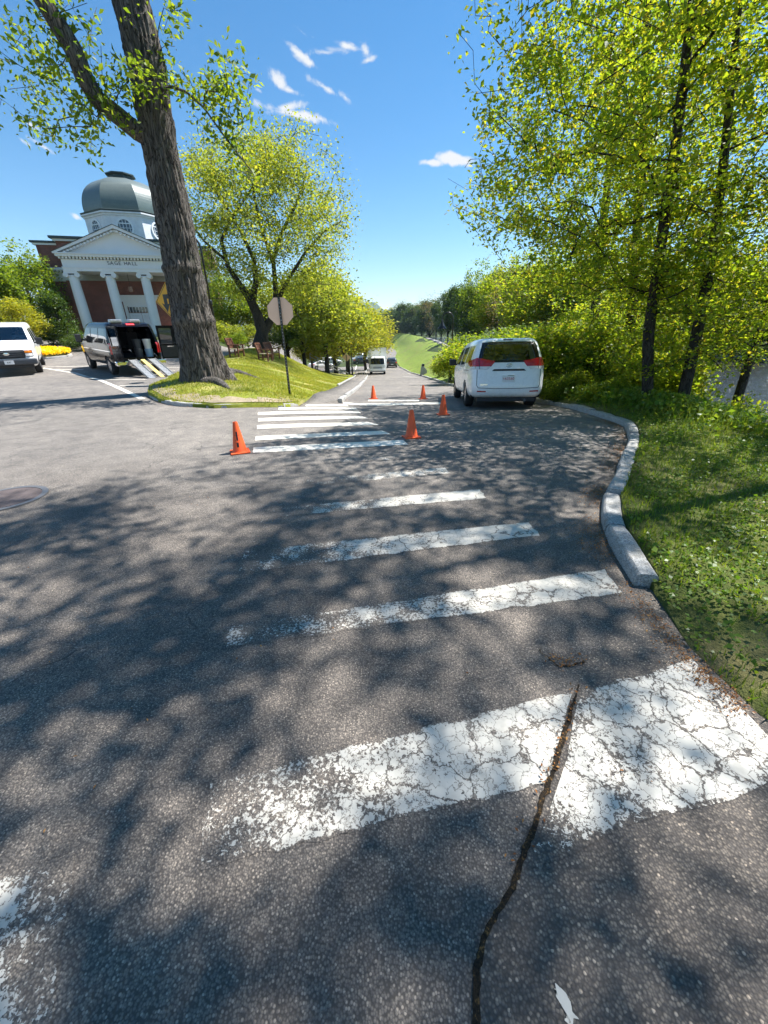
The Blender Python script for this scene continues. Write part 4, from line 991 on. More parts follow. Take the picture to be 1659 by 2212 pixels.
flab = ['deep green tree of the far tree line', 'bare grey-brown tree of the far tree line', 'fresh green tree of the meadow tree line']
ordn = ['first', 'second', 'third', 'fourth', 'fifth', 'sixth', 'seventh', 'eighth', 'ninth', 'tenth', 'eleventh', 'twelfth', 'thirteenth', 'fourteenth', 'fifteenth', 'sixteenth', 'seventeenth', 'eighteenth', 'nineteenth', 'twentieth', 'twenty-first', 'twenty-second', 'twenty-third', 'twenty-fourth', 'twenty-fifth', 'twenty-sixth', 'twenty-seventh', 'twenty-eighth', 'twenty-ninth', 'thirtieth', 'thirty-first']
cnt = {}
for (pr, px, tp, Y, w, lm) in far:
    k = 1 if pr is PT_BARE else (0 if (pr is PT_DARK or lm is L_DARK) else 2); cnt[k] = cnt.get(k, 0) + 1
    px_tree(pr, 'far_tree', px, 0, tp, Y, flab[k] + ', %s of its kind from the road' % ordn[cnt[k] - 1], GF, w, lm, H[id(pr)], zb=-1.4 if Y < 150 else -2.5 - (Y - 150) * .02)
back = [(PT_TALL, 1265, 520, 44, 1.2, L_MID), (PT_TALL, 1330, 540, 52, 1.2, L_YG), (PT_DARK, 1395, 560, 56, 1.3, None), (PT_TALL, 1450, 530, 50, 1.2, L_MID), (PT_ROUND, 1520, 560, 46, 1.4, L_GOLD), (PT_TALL, 1590, 545, 44, 1.2, L_GOLD), (PT_ROUND, 1650, 560, 40, 1.4, L_GOLD), (PT_TALL, 1720, 540, 36, 1.2, L_MID),
        (PT_ROUND, 1290, 640, 30, 1.2, L_YG), (PT_ROUND, 1560, 690, 42, 1.5, L_MID), (PT_ROUND, 1640, 700, 38, 1.5, L_GOLD), (PT_ROUND, 1480, 690, 46, 1.5, L_MID), (PT_ROUND, 1400, 690, 44, 1.5, L_YG)]
for i, (pr, px, tp, Y, w, lm) in enumerate(back):
    px_tree(pr, 'bank_tree', px, 0, tp, Y, 'tree across the river, %s from the minivan' % ordn[i], GB, w, lm, H[id(pr)])
# ---- left of the plaza, by the hall
px_tree(PT_TALL, 'plaza_tree', 22, 0, 516, 40, 'bright green leafy tree at the left end of the brick hall', None, 1.25, L_MID, 14)
px_tree(PT_TALL, 'plaza_tree', -60, 0, 540, 36, 'bright green tree cut by the left edge of the picture', None, 1.2, L_MID, 14)
px_tree(PT_DARK, 'holly_tree', 100, 0, 622, 31, 'dark glossy holly tree with a pale leaning stem', None, 1.0, None, 13)
px_tree(PT_ROUND, 'plaza_shrub', 10, 0, 640, 29, 'yellow-green shrub behind the white van', None, 1.3, L_GOLD, 10, cat='shrub')
for i, (px, tp, Y, w) in enumerate([(172, 716, 29, 1.5), (150, 722, 30, 1.2), (95, 690, 33, 1.6), (128, 700, 34, 1.6), (205, 735, 31, .9)]):
    px_tree(PT_SHRUB, 'dark_shrub', px, 0, tp, Y, 'dark evergreen shrub at the foot of the hall, %s from the white column' % ['first', 'third', 'fifth', 'fourth', 'nearest'][i], 'shrubs by the hall', w, L_DARK, 2.6, cat='shrub')
for i, (px, tp, Y, w, lm, lab) in enumerate([(505, 715, 38, 1.4, L_MID, 'green shrub behind the left wooden chair'), (530, 700, 42, 1.5, L_PALE, 'pale silver-green shrub between the chairs'), (470, 690, 40, 1.4, L_PALE, 'light shrub beside the lamp post'), (610, 705, 40, 1.5, L_DARK, 'dark shrub right of the spreading tree'), (635, 730, 38, 1.2, L_MID, 'low green shrub by the stair rail')]):
    px_tree(PT_SHRUB, 'lawn_shrub', px, 0, tp, Y, lab, 'shrubs behind the lawn', w, lm, 2.6, cat='shrub', zb=.3)
# ---- shrubs along the river bank
sh = [(1205, 690, 14.5, 1.0, L_YG), (1255, 680, 14, 1.0, L_YG), (1310, 690, 13, .95, L_MID), (1352, 700, 12, .9, L_YG), (1440, 730, 12.5, .9, L_YG), (1180, 735, 15.5, .9, L_YG), (1195, 770, 13.5, 1.0, L_YG), (1235, 745, 15, 1.2, L_YG), (1262, 790, 11.5, .9, L_YG), (1300, 760, 12.5, 1.1, L_MID), (1335, 800, 10.2, .9, L_MID), (1210, 800, 11.6, .8, L_MID), (1375, 775, 12.5, 1.1, L_MID), (1425, 790, 13, 1.1, L_YG), (1280, 820, 10.2, .7, L_YG),
      (1640, 850, 8.8, .7, L_YG), (1535, 930, 7.4, .4, L_YG), (1470, 885, 8.6, .6, L_MID), (1000, 735, 24, 1.1, L_YG), (1020, 720, 27, 1.1, L_MID), (955, 765, 32, .9, L_YG),
      (1180, 700, 22, 1.5, L_MID), (1230, 690, 20, 1.4, L_YG), (1130, 715, 24, 1.4, L_YG), (1080, 705, 30, 1.5, L_MID)]
for i, (px, tp, Y, w, lm) in enumerate(sorted(sh, key=lambda t: t[0])):
    px_tree(PT_SHRUB, 'bank_shrub', px, 0, tp, Y, '%s shrub of the river bank thicket, %s from the lamp' % ('yellow-green' if lm is L_YG else 'fresh green', ordn[i]), 'shrubs of the river bank thicket', w * 1.1, lm, 2.6, cat='shrub')
# ------------------------------------------------------------------ the brick hall
def brick_mat(name, a, b, mortar):
    m, nt, out = _nt(name); v = objco(nt)
    sx = N(nt, 'SeparateXYZ'); nt.links.new(v, sx.inputs[0]); cm = N(nt, 'CombineXYZ')
    nt.links.new(mth(nt, 'ADD', sx.outputs[0], sx.outputs[1]), cm.inputs[0]); nt.links.new(sx.outputs[2], cm.inputs[1])
    br = N(nt, 'TexBrick'); br.inputs['Scale'].default_value = 1.0; br.inputs['Brick Width'].default_value = .21; br.inputs['Row Height'].default_value = .075; br.inputs['Mortar Size'].default_value = .008
    br.inputs['Color1'].default_value = (*a, 1); br.inputs['Color2'].default_value = (*b, 1); br.inputs['Mortar'].default_value = (*mortar, 1); nt.links.new(cm.outputs[0], br.inputs['Vector'])
    c = mixc(nt, 1.0, br.outputs['Color'], ramp(nt, noise(nt, v, .9, 5), [(.3, (.75, .75, .75)), (.7, (1.2, 1.2, 1.2))]), 'MULTIPLY')
    nt.links.new(pbsdf(nt, c, .85, 0, .2, br.outputs['Fac'], -.5, .01).outputs[0], out.inputs[0]); return m
def slate_mat():
    m, nt, out = _nt('dome_slate'); v = objco(nt); sx = N(nt, 'SeparateXYZ'); nt.links.new(v, sx.inputs[0])
    row = mth(nt, 'FRACT', mth(nt, 'MULTIPLY', sx.outputs[2], 4.6))
    c = mixc(nt, noise(nt, v, 3, 5), (.07, .105, .1), (.13, .17, .155)); c = mixc(nt, mrange(nt, row, .0, .16, .45, 0), c, (.05, .07, .07))
    c = mixc(nt, mrange(nt, sx.outputs[2], 13.0, 14.6, 0, .25), c, (.2, .18, .15))
    nt.links.new(pbsdf(nt, c, .4, 0, .55, row, .2, .03).outputs[0], out.inputs[0]); return m
M_BRICK = brick_mat('red_brick', (.25, .075, .05), (.175, .052, .038), (.22, .17, .14)); M_WHITE = simple('white_trim', (.74, .75, .76), .55, var=.06, scale=1.5, bump=.05)
M_PEEL = simple('peeling_white', (.68, .69, .71), .7, var=.22, scale=2.5, bump=.3, bscale=12); M_SLATE = slate_mat(); M_DKGREEN = simple('verdigris_dark', (.03, .05, .05), .5)
M_LETTER = simple('dark_letter', (.05, .055, .06), .5)
def glass_mat(name, tint=(.55, .62, .6), refl=.35, dark=0.0):
    m, nt, out = _nt(name)
    tr = N(nt, 'BsdfTransparent'); tr.inputs[0].default_value = (*tint, 1); gl = N(nt, 'BsdfGlossy'); gl.inputs['Roughness'].default_value = .02
    fr = N(nt, 'Fresnel'); fr.inputs['IOR'].default_value = 1.45
    k = mrange(nt, fr.outputs[0], 0, 1, refl * .35, 1, False)
    mx = N(nt, 'MixShader'); nt.links.new(k, mx.inputs[0]); nt.links.new(tr.outputs[0], mx.inputs[1]); nt.links.new(gl.outputs[0], mx.inputs[2]); nt.links.new(mx.outputs[0], out.inputs[0]); return m
M_GLASS = glass_mat('clear_glass'); M_TINT = glass_mat('tinted_glass', (.12, .14, .15), .5); M_PANE = simple('window_pane_dark', (.05, .06, .075), .08, spec=.9)
def text_mesh(name, body, size, mat, parent, loc, rot, ext=.01, align='CENTER'):
    cu = bpy.data.curves.new(name, 'FONT'); cu.body = body; cu.size = size; cu.extrude = ext; cu.align_x = align; cu.align_y = 'CENTER'
    tmp = bpy.data.objects.new(name, cu); COL.objects.link(tmp); dg = bpy.context.evaluated_depsgraph_get(); me = bpy.data.meshes.new_from_object(tmp.evaluated_get(dg)); bpy.data.objects.remove(tmp)
    o = link(name, me, mat, parent); o.location = loc; o.rotation_euler = rot; o['kind'] = 'stuff' if False else o.get('kind', ''); del o['kind']; return o
def hall():
    o = at(247.8, 490, 42.0); G = 1.5
    root = empty('brick_hall', (o.x, o.y, 0), math.radians(17.5)); tag(root, 'brick college hall with white columned portico and green slate dome', 'building')
    # body: wall planes (local x along the front, y into the building)
    MB().box((-7.4, 3.2, G - 2), (7.4, 15, 9.35)).build('wall', M_BRICK, root)
    MB().box((-5.6, 2.2, G - 2), (5.6, 3.2, 6.3)).box((-5.6, 2.6, 7.4), (5.6, 3.2, 9.6)).build('front_wall', M_BRICK, root)
    MB().box((-7.75, 3.0, 9.35), (7.75, 15.3, 9.5)).box((-5.95, 2.2, 9.6), (5.95, 3.0, 9.78)).build('parapet', M_DKGREEN, root)
    MB().box((-7.6, 3.1, 9.18), (7.6, 15.2, 9.33)).box((-5.75, 2.4, 9.42), (5.75, 3.1, 9.59)).build('parapet_band', M_WHITE, root)
    MB().box((-7.55, 3.05, 6.3), (7.55, 15.1, 7.05)).box((-7.95, 2.7, 7.18), (7.95, 15.4, 7.38)).build('cornice_band', M_WHITE, root)
    dn = MB()
    for i in range(60):
        x = -7.8 + i * .264
        if abs(x) > 5.2: dn.box((x - .07, 2.75, 7.05), (x + .07, 3.0, 7.18))
    dn.build('cornice_dentils', M_WHITE, root)['kind'] = 'stuff'
    MB().box((-5.2, -.6, G - 1), (5.2, 2.2, G + .12)).build('porch_floor', simple('porch_stone', (.42, .4, .37), .8), root)
    # four ionic columns
    for x in (-4.27, -1.43, 1.43, 4.27):
        sh = MB().lathe([(.44, G + .3), (.43, G + .5), (.425, G + 2), (.41, G + 3.2), (.375, 6.3), (.38, 6.36)], 24, (x, 0, 0)).build('column', M_WHITE, root, auto=40)
        MB().box((x - .56, -.56, G + .1), (x + .56, .56, G + .2)).lathe([(.54, G + .2), (.56, G + .25), (.48, G + .31)], 24, (x, 0, 0)).build('base', M_WHITE, sh)
        cp = MB().lathe([(.38, 6.36), (.42, 6.42), (.4, 6.48)], 24, (x, 0, 0)).box((x - .52, -.42, 6.6), (x + .52, .42, 6.78))
        for s in (-1, 1):
            cp.lathe([(.03, -.4), (.2, -.4), (.2, .4), (.03, .4)], 18, (x + s * .43, 0, 6.5), axis='y').lathe([(.02, -.43), (.08, -.43), (.08, .43), (.02, .43)], 12, (x + s * .43, 0, 6.5), axis='y')
        cp.build('capital', M_WHITE, sh, auto=40)
    # entablature, dentils, pediment
    MB().box((-4.75, -.45, 6.78), (4.75, 2.4, 7.1)).box((-4.7, -.42, 7.1), (4.7, 2.4, 7.66)).box((-4.78, -.5, 7.02), (4.78, -.42, 7.1)).build('entablature', M_WHITE, root)
    MB().box((-4.95, -.75, 7.84), (4.95, 2.5, 8.02)).box((-5.05, -.85, 8.02), (5.05, 2.5, 8.1)).build('cornice', M_WHITE, root)
    dn = MB()
    for i in range(37):
        x = -4.72 + i * .262; dn.box((x - .075, -.62, 7.68), (x + .075, -.38, 7.84))
    dn.build('dentils', M_WHITE, root)['kind'] = 'stuff'
    MB().prism([(-4.6, 8.1), (4.6, 8.1), (0, 9.9)], -.38, 2.6).build('tympanum', M_WHITE, root)
    sl = (10.2 - 8.1) / 5.05; rk = MB()
    for s in (-1, 1):
        rk.prism([(s * 5.1, 8.1), (s * 4.72, 8.1), (0, 9.97), (0, 10.22)], -.86, 2.6)
        rk.prism([(s * 4.5, 8.12), (s * 4.1, 8.12), (0, 9.76), (0, 9.92)], -.6, -.36)
    rk.build('raking_cornice', M_WHITE, root)
    rd = MB()
    for s in (-1, 1):
        for i in range(15):
            x = s * (.22 + i * .28); z = 9.86 - abs(x) * .405; rd.box((x - .08, -.8, z - .1), (x + .08, -.6, z + .04))
    rd.build('raking_dentils', M_WHITE, root)['kind'] = 'stuff'
    MB().prism([(-5.1, 8.14), (0, 10.26), (5.1, 8.14), (5.1, 8.1), (0, 10.215), (-5.1, 8.1)], -.9, 7).build('portico_roof', M_DKGREEN, root)
    x = -1.24
    for ch in 'SAGE HALL':
        if ch == ' ': x += .2; continue
        lt = text_mesh('letter', ch, .4, M_LETTER, root, (x, -.435, 7.42), (math.pi / 2, 0, 0), .012, 'LEFT'); x += lt.dimensions.x + .07
    # door in its white case
    MB().box((-1.75, 2.0, 4.55), (.85 + .9, 2.2, 5.0)).box((-1.35, 2.02, G), (-1.1, 2.2, 4.55)).box((1.1, 2.02, G), (1.35, 2.2, 4.55)).box((-1.9, 1.9, 4.98), (1.9, 2.2, 5.1)).box((-1.1, 2.08, 4.15), (1.1, 2.2, 4.55)).build('door_case', M_WHITE, root)
    d = MB().box((-1.08, 2.12, G + .1), (-.02, 2.19, 3.55)).box((.02, 2.12, G + .1), (1.08, 2.19, 3.55)).build('door', M_WHITE, root)
    pn = MB()
    for s in (-1, 1):
        for z0, z1 in ((G + .3, G + .95), (G + 1.1, 3.4)): pn.box((s * .55 - .36, 2.1, z0), (s * .55 + .36, 2.125, z1))
    pn.build('door_panels', M_PEEL, d)
    t = MB().box((-.95, 2.1, 3.62), (.95, 2.19, 4.1)).build('transom', M_PANE, root)
    for i in range(8): MB().box((-.95 + i * .2714 - .02, 2.07, 3.6), (-.95 + i * .2714 + .02, 2.12, 4.12)).build('muntin', M_WHITE, t)
    MB().box((-1.02, 2.06, 4.08), (1.02, 2.2, 4.15)).build('transom_rail', M_WHITE, t)
    ln = MB().tube([(-.15, .9, 6.78), (-.15, .9, 5.75)], .015, 6).build('lantern_chain', M_DKGREEN, root); MB().box((-.32, .73, 5.3), (.02, 1.07, 5.72), .03).build('porch_lantern', simple('lantern_copper', (.3, .16, .1), .5), root)
    # octagonal drum, dome and lantern
    cx, cy = -.1, 8.9
    def octo(R, z, a0=22.5): return [(cx + R * math.cos(math.radians(a0 + 45 * k)), cy + R * math.sin(math.radians(a0 + 45 * k)), z) for k in range(8)]
    def rings(spec, name, mat, smooth=None):
        mb = MB(); V = []; Fs = []
        for R, z in spec: V += octo(R, z)
        for i in range(len(spec) - 1):
            for k in range(8): Fs.append((i * 8 + k, i * 8 + (k + 1) % 8, i * 8 + 8 + (k + 1) % 8, i * 8 + 8 + k))
        Fs.append(tuple(reversed(range(8)))); Fs.append(tuple(range(len(spec) * 8 - 8, len(spec) * 8)))
        return mb.add(V, Fs).build(name, mat, root, auto=smooth)
    rings([(4.15, 9), (4.15, 12.05), (4.25, 12.07), (4.25, 12.2), (4.42, 12.25), (4.42, 12.36)], 'drum', M_PEEL)
    rings([(4.4, 12.37), (4.45, 12.5), (4.2, 12.58)], 'gutter', M_DKGREEN)
    prof = [(4.18, 12.56), (4.2, 12.9), (4.17, 13.3), (4.08, 13.7), (3.93, 14.1), (3.68, 14.5), (3.28, 14.9), (2.7, 15.26), (2.05, 15.5), (1.45, 15.66)]
    prof = [(float(np.interp(z, [q[1] for q in prof], [q[0] * .965 for q in prof])), float(z)) for z in np.linspace(12.56, 15.66, 20)]
    rings(prof, 'dome', M_SLATE, 30)
    rings([(1.15, 15.6), (1.1, 16.0), (1.36, 16.06), (1.36, 16.16), (1.0, 16.24)], 'roof_lantern', M_DKGREEN)
    # round-headed windows on the drum faces
    ap = 4.15 * math.cos(math.radians(22.5))
    for k in (4, 5, 6, 7):
        a = math.radians(45 * k); e = empty('window', (cx + ap * math.cos(a), cy + ap * math.sin(a), 11.12), a + math.pi / 2); e.parent = root
        ring = lambda r, y, n=26: [(r * math.cos(t) * .88, y, r * math.sin(t) * .95) for t in [2 * math.pi * i / n for i in range(n)]]
        n = 26; V = ring(.86, -.1) + ring(.68, -.1) + ring(.86, .05) + ring(.68, .05)
        Fs = []
        for i in range(n):
            j = (i + 1) % n; Fs += [(i, j, n + j, n + i), (i, 2 * n + i, 2 * n + j, j), (n + i, n + j, 3 * n + j, 3 * n + i)]
        MB().add(V, Fs).build('frame', M_WHITE, e)
        MB().add(ring(.7, -.03), [tuple(range(n))]).build('pane', M_PANE, e)
        mb = MB()
        for x in (-.42, -.14, .14, .42): mb.box((x - .018, -.07, -.72), (x + .018, -.035, .72))
        for z in (-.4, -.05, .3): mb.box((-.6, -.072, z - .018), (.6, -.034, z + .018))
        mb.box((-.62, -.085, .28), (.62, -.03, .36)).build('glazing_bars', M_WHITE, e)
hall()

# ------------------------------------------------------------------ signs, lamps, furniture
M_BLACK = simple('black_paint', (.012, .012, .013), .35, spec=.5); M_ALU = simple('sign_back', (.8, .54, .41), .6, 0, var=.05); M_GALV = simple('galvanised', (.4, .41, .42), .4, .7)
def lz(x, y): return float(lawn_z(np.array([x]), np.array([y]))[0])
def stop_sign():
    x, y = -2.71, 12.05; z = lz(x, y); root = empty('octagonal_sign', (x, y, z - .02), math.radians(6)); tag(root, 'blank back of an octagonal road sign on a black post in the grass', 'sign')
    h = at(602, 642, y).z - z + .02
    p = MB().box((-.03, -.045, -.3), (.03, .0, h)).build('post', M_BLACK, root, bevel=.004)
    for k in range(30): MB().box((-.008, -.047, .15 + k * .08), (.008, -.044, .17 + k * .08)).build('hole', M_GALV, p)
    R = .36; zc = h - .34
    ol = [(R * math.cos(math.radians(22.5 + 45 * k)), zc + R * math.sin(math.radians(22.5 + 45 * k))) for k in range(8)]
    MB().prism(ol, .004, .008).build('plate', M_ALU, root)
    MB().prism([(a * .985, zc + (b - zc) * .985) for a, b in ol], .0085, .010).build('face', simple('sign_red', (.5, .02, .025), .4), root)
    for dz in (.22, -.22): MB().lathe([(.014, -.052), (.014, -.044)], 8, (0, 0, zc + dz), 'y').build('bolt', M_GALV, root)
stop_sign()
def turn_sign():
    q = at(368, 650, 15.2); z = lz(q.x, q.y); root = empty('diamond_sign', (q.x, q.y, z), math.radians(-16)); tag(root, 'yellow diamond warning sign with black arrow, half hidden behind the old trunk', 'sign')
    yel = simple('sign_yellow', (.72, .36, .01), .45); zc = q.z - z; R = .61
    MB().box((-.025, .012, -.3), (.025, .05, zc + R)).build('post', M_BLACK, root)
    dia = lambda r: [(-r, zc), (0, zc - r), (r, zc), (0, zc + r)]
    MB().prism(dia(R), 0, .006).build('plate', yel, root); MB().prism(dia(R - .035), -.003, -.0005).build('border', M_BLACK, root); MB().prism(dia(R - .065), -.006, -.0035).build('field', yel, root)
    MB().prism([(-.26, zc + .2), (.28, zc + .2), (.28, zc + .07), (-.12, zc + .07), (-.12, zc - .1), (-.03, zc - .06), (-.19, zc - .34), (-.36, zc - .06), (-.26, zc - .1)], -.009, -.0065).build('arrow', M_BLACK, root)
turn_sign()
def gooseneck(loc, rz, h, label, reach=.62):
    root = empty('street_lamp', loc, rz); tag(root, label, 'street lamp', 'black gooseneck street lamps')
    MB().lathe([(.13, -.2), (.13, .12), (.1, .16), (.085, .9), (.095, .92), (.095, .98), (.06, 1.02), (.055, h * .52), (.07, h * .525), (.07, h * .55), (.042, h * .56)], 16).build('base', M_BLACK, root, auto=35)
    pts = [(0, 0, h * .55), (0, 0, h - reach * .55)] + [(-reach / 2 + reach / 2 * math.cos(a), 0, h - reach * .55 + reach * .55 * math.sin(a)) for a in [math.pi * k / 14 for k in range(1, 14)]] + [(-reach, 0, h - reach * .6), (-reach, 0, h - reach * .75)]
    MB().tube(pts, [.036] * len(pts), 10).build('arm', M_BLACK, root, True)
    z = h - reach * .75
    MB().lathe([(.03, .12), (.05, .1), (.055, 0), (.1, -.08), (.14, -.2), (.25, -.34), (.26, -.36), (.22, -.34), (.1, -.16)], 22, (-reach, 0, z), cap=False).build('shade', M_BLACK, root, auto=50)
    MB().lathe([(.02, -.1), (.07, -.18), (.08, -.25), (.04, -.3)], 12, (-reach, 0, z)).build('bulb', simple('lamp_glass', (.7, .7, .66), .3), root, True)
    MB().tube([(-.04, 0, h - reach * .5), (-reach * .5, 0, h - reach * .72), (-reach + .02, 0, h - reach * .7)], .01, 6).build('brace', M_BLACK, root)
    return root
q = at(974, 790, 25.0); gooseneck((q.x, 25, Z(q.x, 25) + .05), 0, at(966, 675, 25).z - Z(q.x, 25) - .05, 'black gooseneck street lamp with bell shade beyond the minivan')
q = at(474, 760, 16.6); gooseneck((q.x, 16.6, lz(q.x, 16.6)), .2, 4.6, 'tall black street lamp standing just right of the old trunk', .8)
q = at(456, 748, 24); rr = gooseneck((q.x, 24, lz(q.x, 24) - .05), .3, 3.4, 'slim black lamp farther back beside the wooden chair', .4); rr.scale = (.6, .6, 1)
q = at(761, 801, 47); gooseneck((q.x, 47, Z(q.x, 47)), .0, 3.4, 'distant black street lamp by the foot of the stair rail', .5)
q = at(710, 790, 70); gooseneck((q.x, 70, Z(q.x, 70)), .0, 3.6, 'far black street lamp among the parked cars', .5)
def post_sign(px, by, ty, Y, label, kind, rz=0.0):
    b = at(px, by, Y); z = Z(b.x, Y); h = at(px, ty, Y).z - z; root = empty('post_sign', (b.x, Y, z - .1), rz); tag(root, label, 'sign')
    MB().box((-.03, -.03, 0), (.03, .03, h + .1)).build('post', M_BLACK, root)
    if kind == 'diamond': MB().prism([(-.45, h - .45), (0, h - .9), (.45, h - .45), (0, h)], .035, .045).build('plate', M_ALU, root)
    elif kind == 'square': MB().box((-.15, -.045, h - .3), (.15, -.035, h + .05)).build('plate', simple('sign_grey', (.3, .31, .3), .5), root)
    return root
post_sign(937, 812, 768, 36, 'small square sign on a thin post at the meadow edge', 'square')
post_sign(750, 803, 760, 45, 'back of a diamond road sign at the foot of the stair rail', 'diamond')
post_sign(756, 801, 772, 46, 'bare black post beside the distant diamond sign', 'none')
def pedestal():
    q = at(914, 806, 42); z = Z(q.x, 42); root = empty('utility_pedestal', (q.x, 42, z - .05)); tag(root, 'grey tapered utility pedestal with a dark cap at the meadow edge', 'pedestal')
    gr = simple('pedestal_grey', (.3, .31, .29), .7)
    MB().prism([(-.3, 0), (.3, 0), (.24, .75), (.06, .95), (-.2, .95)], -.25, .25).build('body', gr, root, bevel=.03); MB().box((-.16, -.2, .95), (.1, .2, 1.18), .02).build('cap', M_BLACK, root); MB().prism([(.3, .1), (.42, .05), (.36, .6), (.24, .7)], -.15, .15).build('shoulder', gr, root)
pedestal()
def chair(px, by, Y, rz, label):
    q = at(px, by, Y); root = empty('wooden_chair', (q.x, Y, lz(q.x, Y)), rz); tag(root, label, 'chair', 'wooden armchairs on the lawn')
    wd = simple('stained_wood', (.16, .06, .03), .6, var=.3, bump=.1); st = simple('seat_slats_pale', (.42, .34, .22), .6)
    for sx in (-.3, .3):
        MB().box((sx - .035, -.32, 0), (sx + .035, -.25, .62)).build('leg', wd, root); MB().prism([(.24, 0), (.32, 0), (.3, .45), (.46, 1.0), (.38, 1.0), (.22, .5)], sx - .035, sx + .035, 'x').build('leg', wd, root)
        MB().box((sx - .06, -.38, .62), (sx + .06, .34, .66)).build('arm', wd, root)
        MB().box((sx - .02, -.28, .2), (sx + .02, .28, .26)).build('stretcher', wd, root)
    for k in range(5): MB().box((-.28, -.3 + k * .115, .4), (.28, -.2 + k * .115, .43)).build('seat_slat', st, root)
    MB().box((-.28, -.29, .32), (.28, -.25, .4)).build('apron', wd, root)
    for k in range(5):
        x = -.22 + k * .11; MB().prism([(.27, .47), (.3, .47), (.44, .95), (.41, .95)], x - .035, x + .035, 'x').build('back_slat', wd, root)
    MB().box((-.3, .38, .93), (.3, .45, 1.02)).build('top_rail', wd, root)
chair(512, 768, 25, math.radians(78), 'wooden armchair on the lawn beside the slim lamp'); chair(572, 765, 25, math.radians(82), 'wooden armchair on the lawn under the spreading tree'); chair(588, 757, 27.5, math.radians(60), 'wooden armchair half hidden behind another, close to the spreading trunk')
def stair_rail(Y, d, label):
    a = at(669, 764, Y); b = at(754, 803, Y); root = empty('stair_rail', (a.x, Y, a.z)); tag(root, label, 'handrail', 'handrails of the lawn steps')
    dx, dz = b.x - a.x, b.z - a.z; gr = simple('weathered_rail', (.5, .5, .48), .6)
    for off in (.0, -.32): MB().tube([(0, 0, off), (dx, -1.5, dz + off)], .045, 8).build('rail', gr, root)
    for k in range(6): t = k / 5; MB().box((dx * t - .04, -1.5 * t - .04, dz * t - .95), (dx * t + .04, -1.5 * t + .04, dz * t)).build('post', gr, root)
stair_rail(47, 0, 'pale handrail stepping down the lawn bank, nearer one'); stair_rail(49.5, 0, 'pale handrail stepping down the lawn bank, farther one')

# traffic cones
M_CONE = simple('cone_orange', (.85, .105, .018), .5, var=.12, scale=8, bump=.05); M_CONEB = simple('cone_base_orange', (.75, .10, .02), .6, var=.2, scale=9)
def cone(px, py, rz, h, label, mark=False):
    x, y = g(px, py); root = empty('traffic_cone', (x, y, Z(x, y) + .002), rz); tag(root, label, 'cone', 'orange traffic cones round the new paint')
    root.rotation_euler = (math.atan(-(Z(x, y + .3) - Z(x, y - .3)) / .6) * -1, 0, rz)
    k = h / .46
    MB().box((-.14 * k, -.14 * k, 0), (.14 * k, .14 * k, .022), .008).build('base', M_CONEB, root)
    MB().lathe([(.115 * k, .02), (.11 * k, .03), (.1 * k, .045), (.034 * k, h - .01), (.03 * k, h), (.024 * k, h), (.027 * k, h - .02)], 28, cap=False).build('body', M_CONE, root, auto=40)
    if mark:
        for (z0, z1, w, a) in ((.20, .33, .012, -1.75), (.1, .17, .016, -1.8), (.2, .215, .03, -1.72), (.27, .285, .028, -1.72)):
            V = []
            for z in (z0, z1):
                r_ = .1 * k + (.034 - .1) * k * (z - .045) / (h - .055) + .002
                for s in (-1, 1): V.append((r_ * math.cos(a + s * w / r_), r_ * math.sin(a + s * w / r_), z))
            MB().add(V, [(0, 1, 3, 2)]).build('marking', M_BLACK, root)
cone(519, 977, .4, .47, 'orange traffic cone with black marks by the end of the nearest fresh stripe', True)
cone(889, 945, .2, .47, 'orange traffic cone at the right tip of the nearest fresh stripes')
cone(957, 896, .1, .47, 'orange traffic cone close behind the white minivan')
cone(807, 862, .3, .47, 'far orange traffic cone near the end of the sidewalk kerb')
cone(914, 862, .15, .47, 'far orange traffic cone in the middle of the road')
# flower bed
def flower_bed():
    P = [g(*p) for p in ((60, 776), (100, 776), (150, 771), (157, 768), (152, 762), (60, 758))]
    c = np.mean(np.array(P), 0); bed = sheet('flower_bed', P, .5, lambda x, y: Zs(x, y) + .1, M_GROUND); tag(bed, 'bed of bright yellow flowers edged in stone by the hall', 'flower bed')
    rng = np.random.default_rng(8); A = np.array(P); n = 5200
    X = rng.uniform(A[:, 0].min(), A[:, 0].max(), n); Y = rng.uniform(A[:, 1].min(), A[:, 1].max(), n); k = inside(P, X, Y); X = X[k]; Y = Y[k]
    C = np.stack([X, Y, Zs(X, Y) + rng.uniform(.22, .36, len(X))], 1); V, Ql = leaf_arrays(rng, C, .13, width=.9, flat=.85, droop=0)
    link('blossoms', mesh_np('blossoms', V, Ql), leaf_mat('yellow_petals', [(0, (.75, .5, .005)), (1, (.85, .66, .01))], .3), bed)['kind'] = 'stuff'
    kerb('kerb_flower_bed', P[:4], 1.2, .18, .14, Zs, -1, 9)
flower_bed()
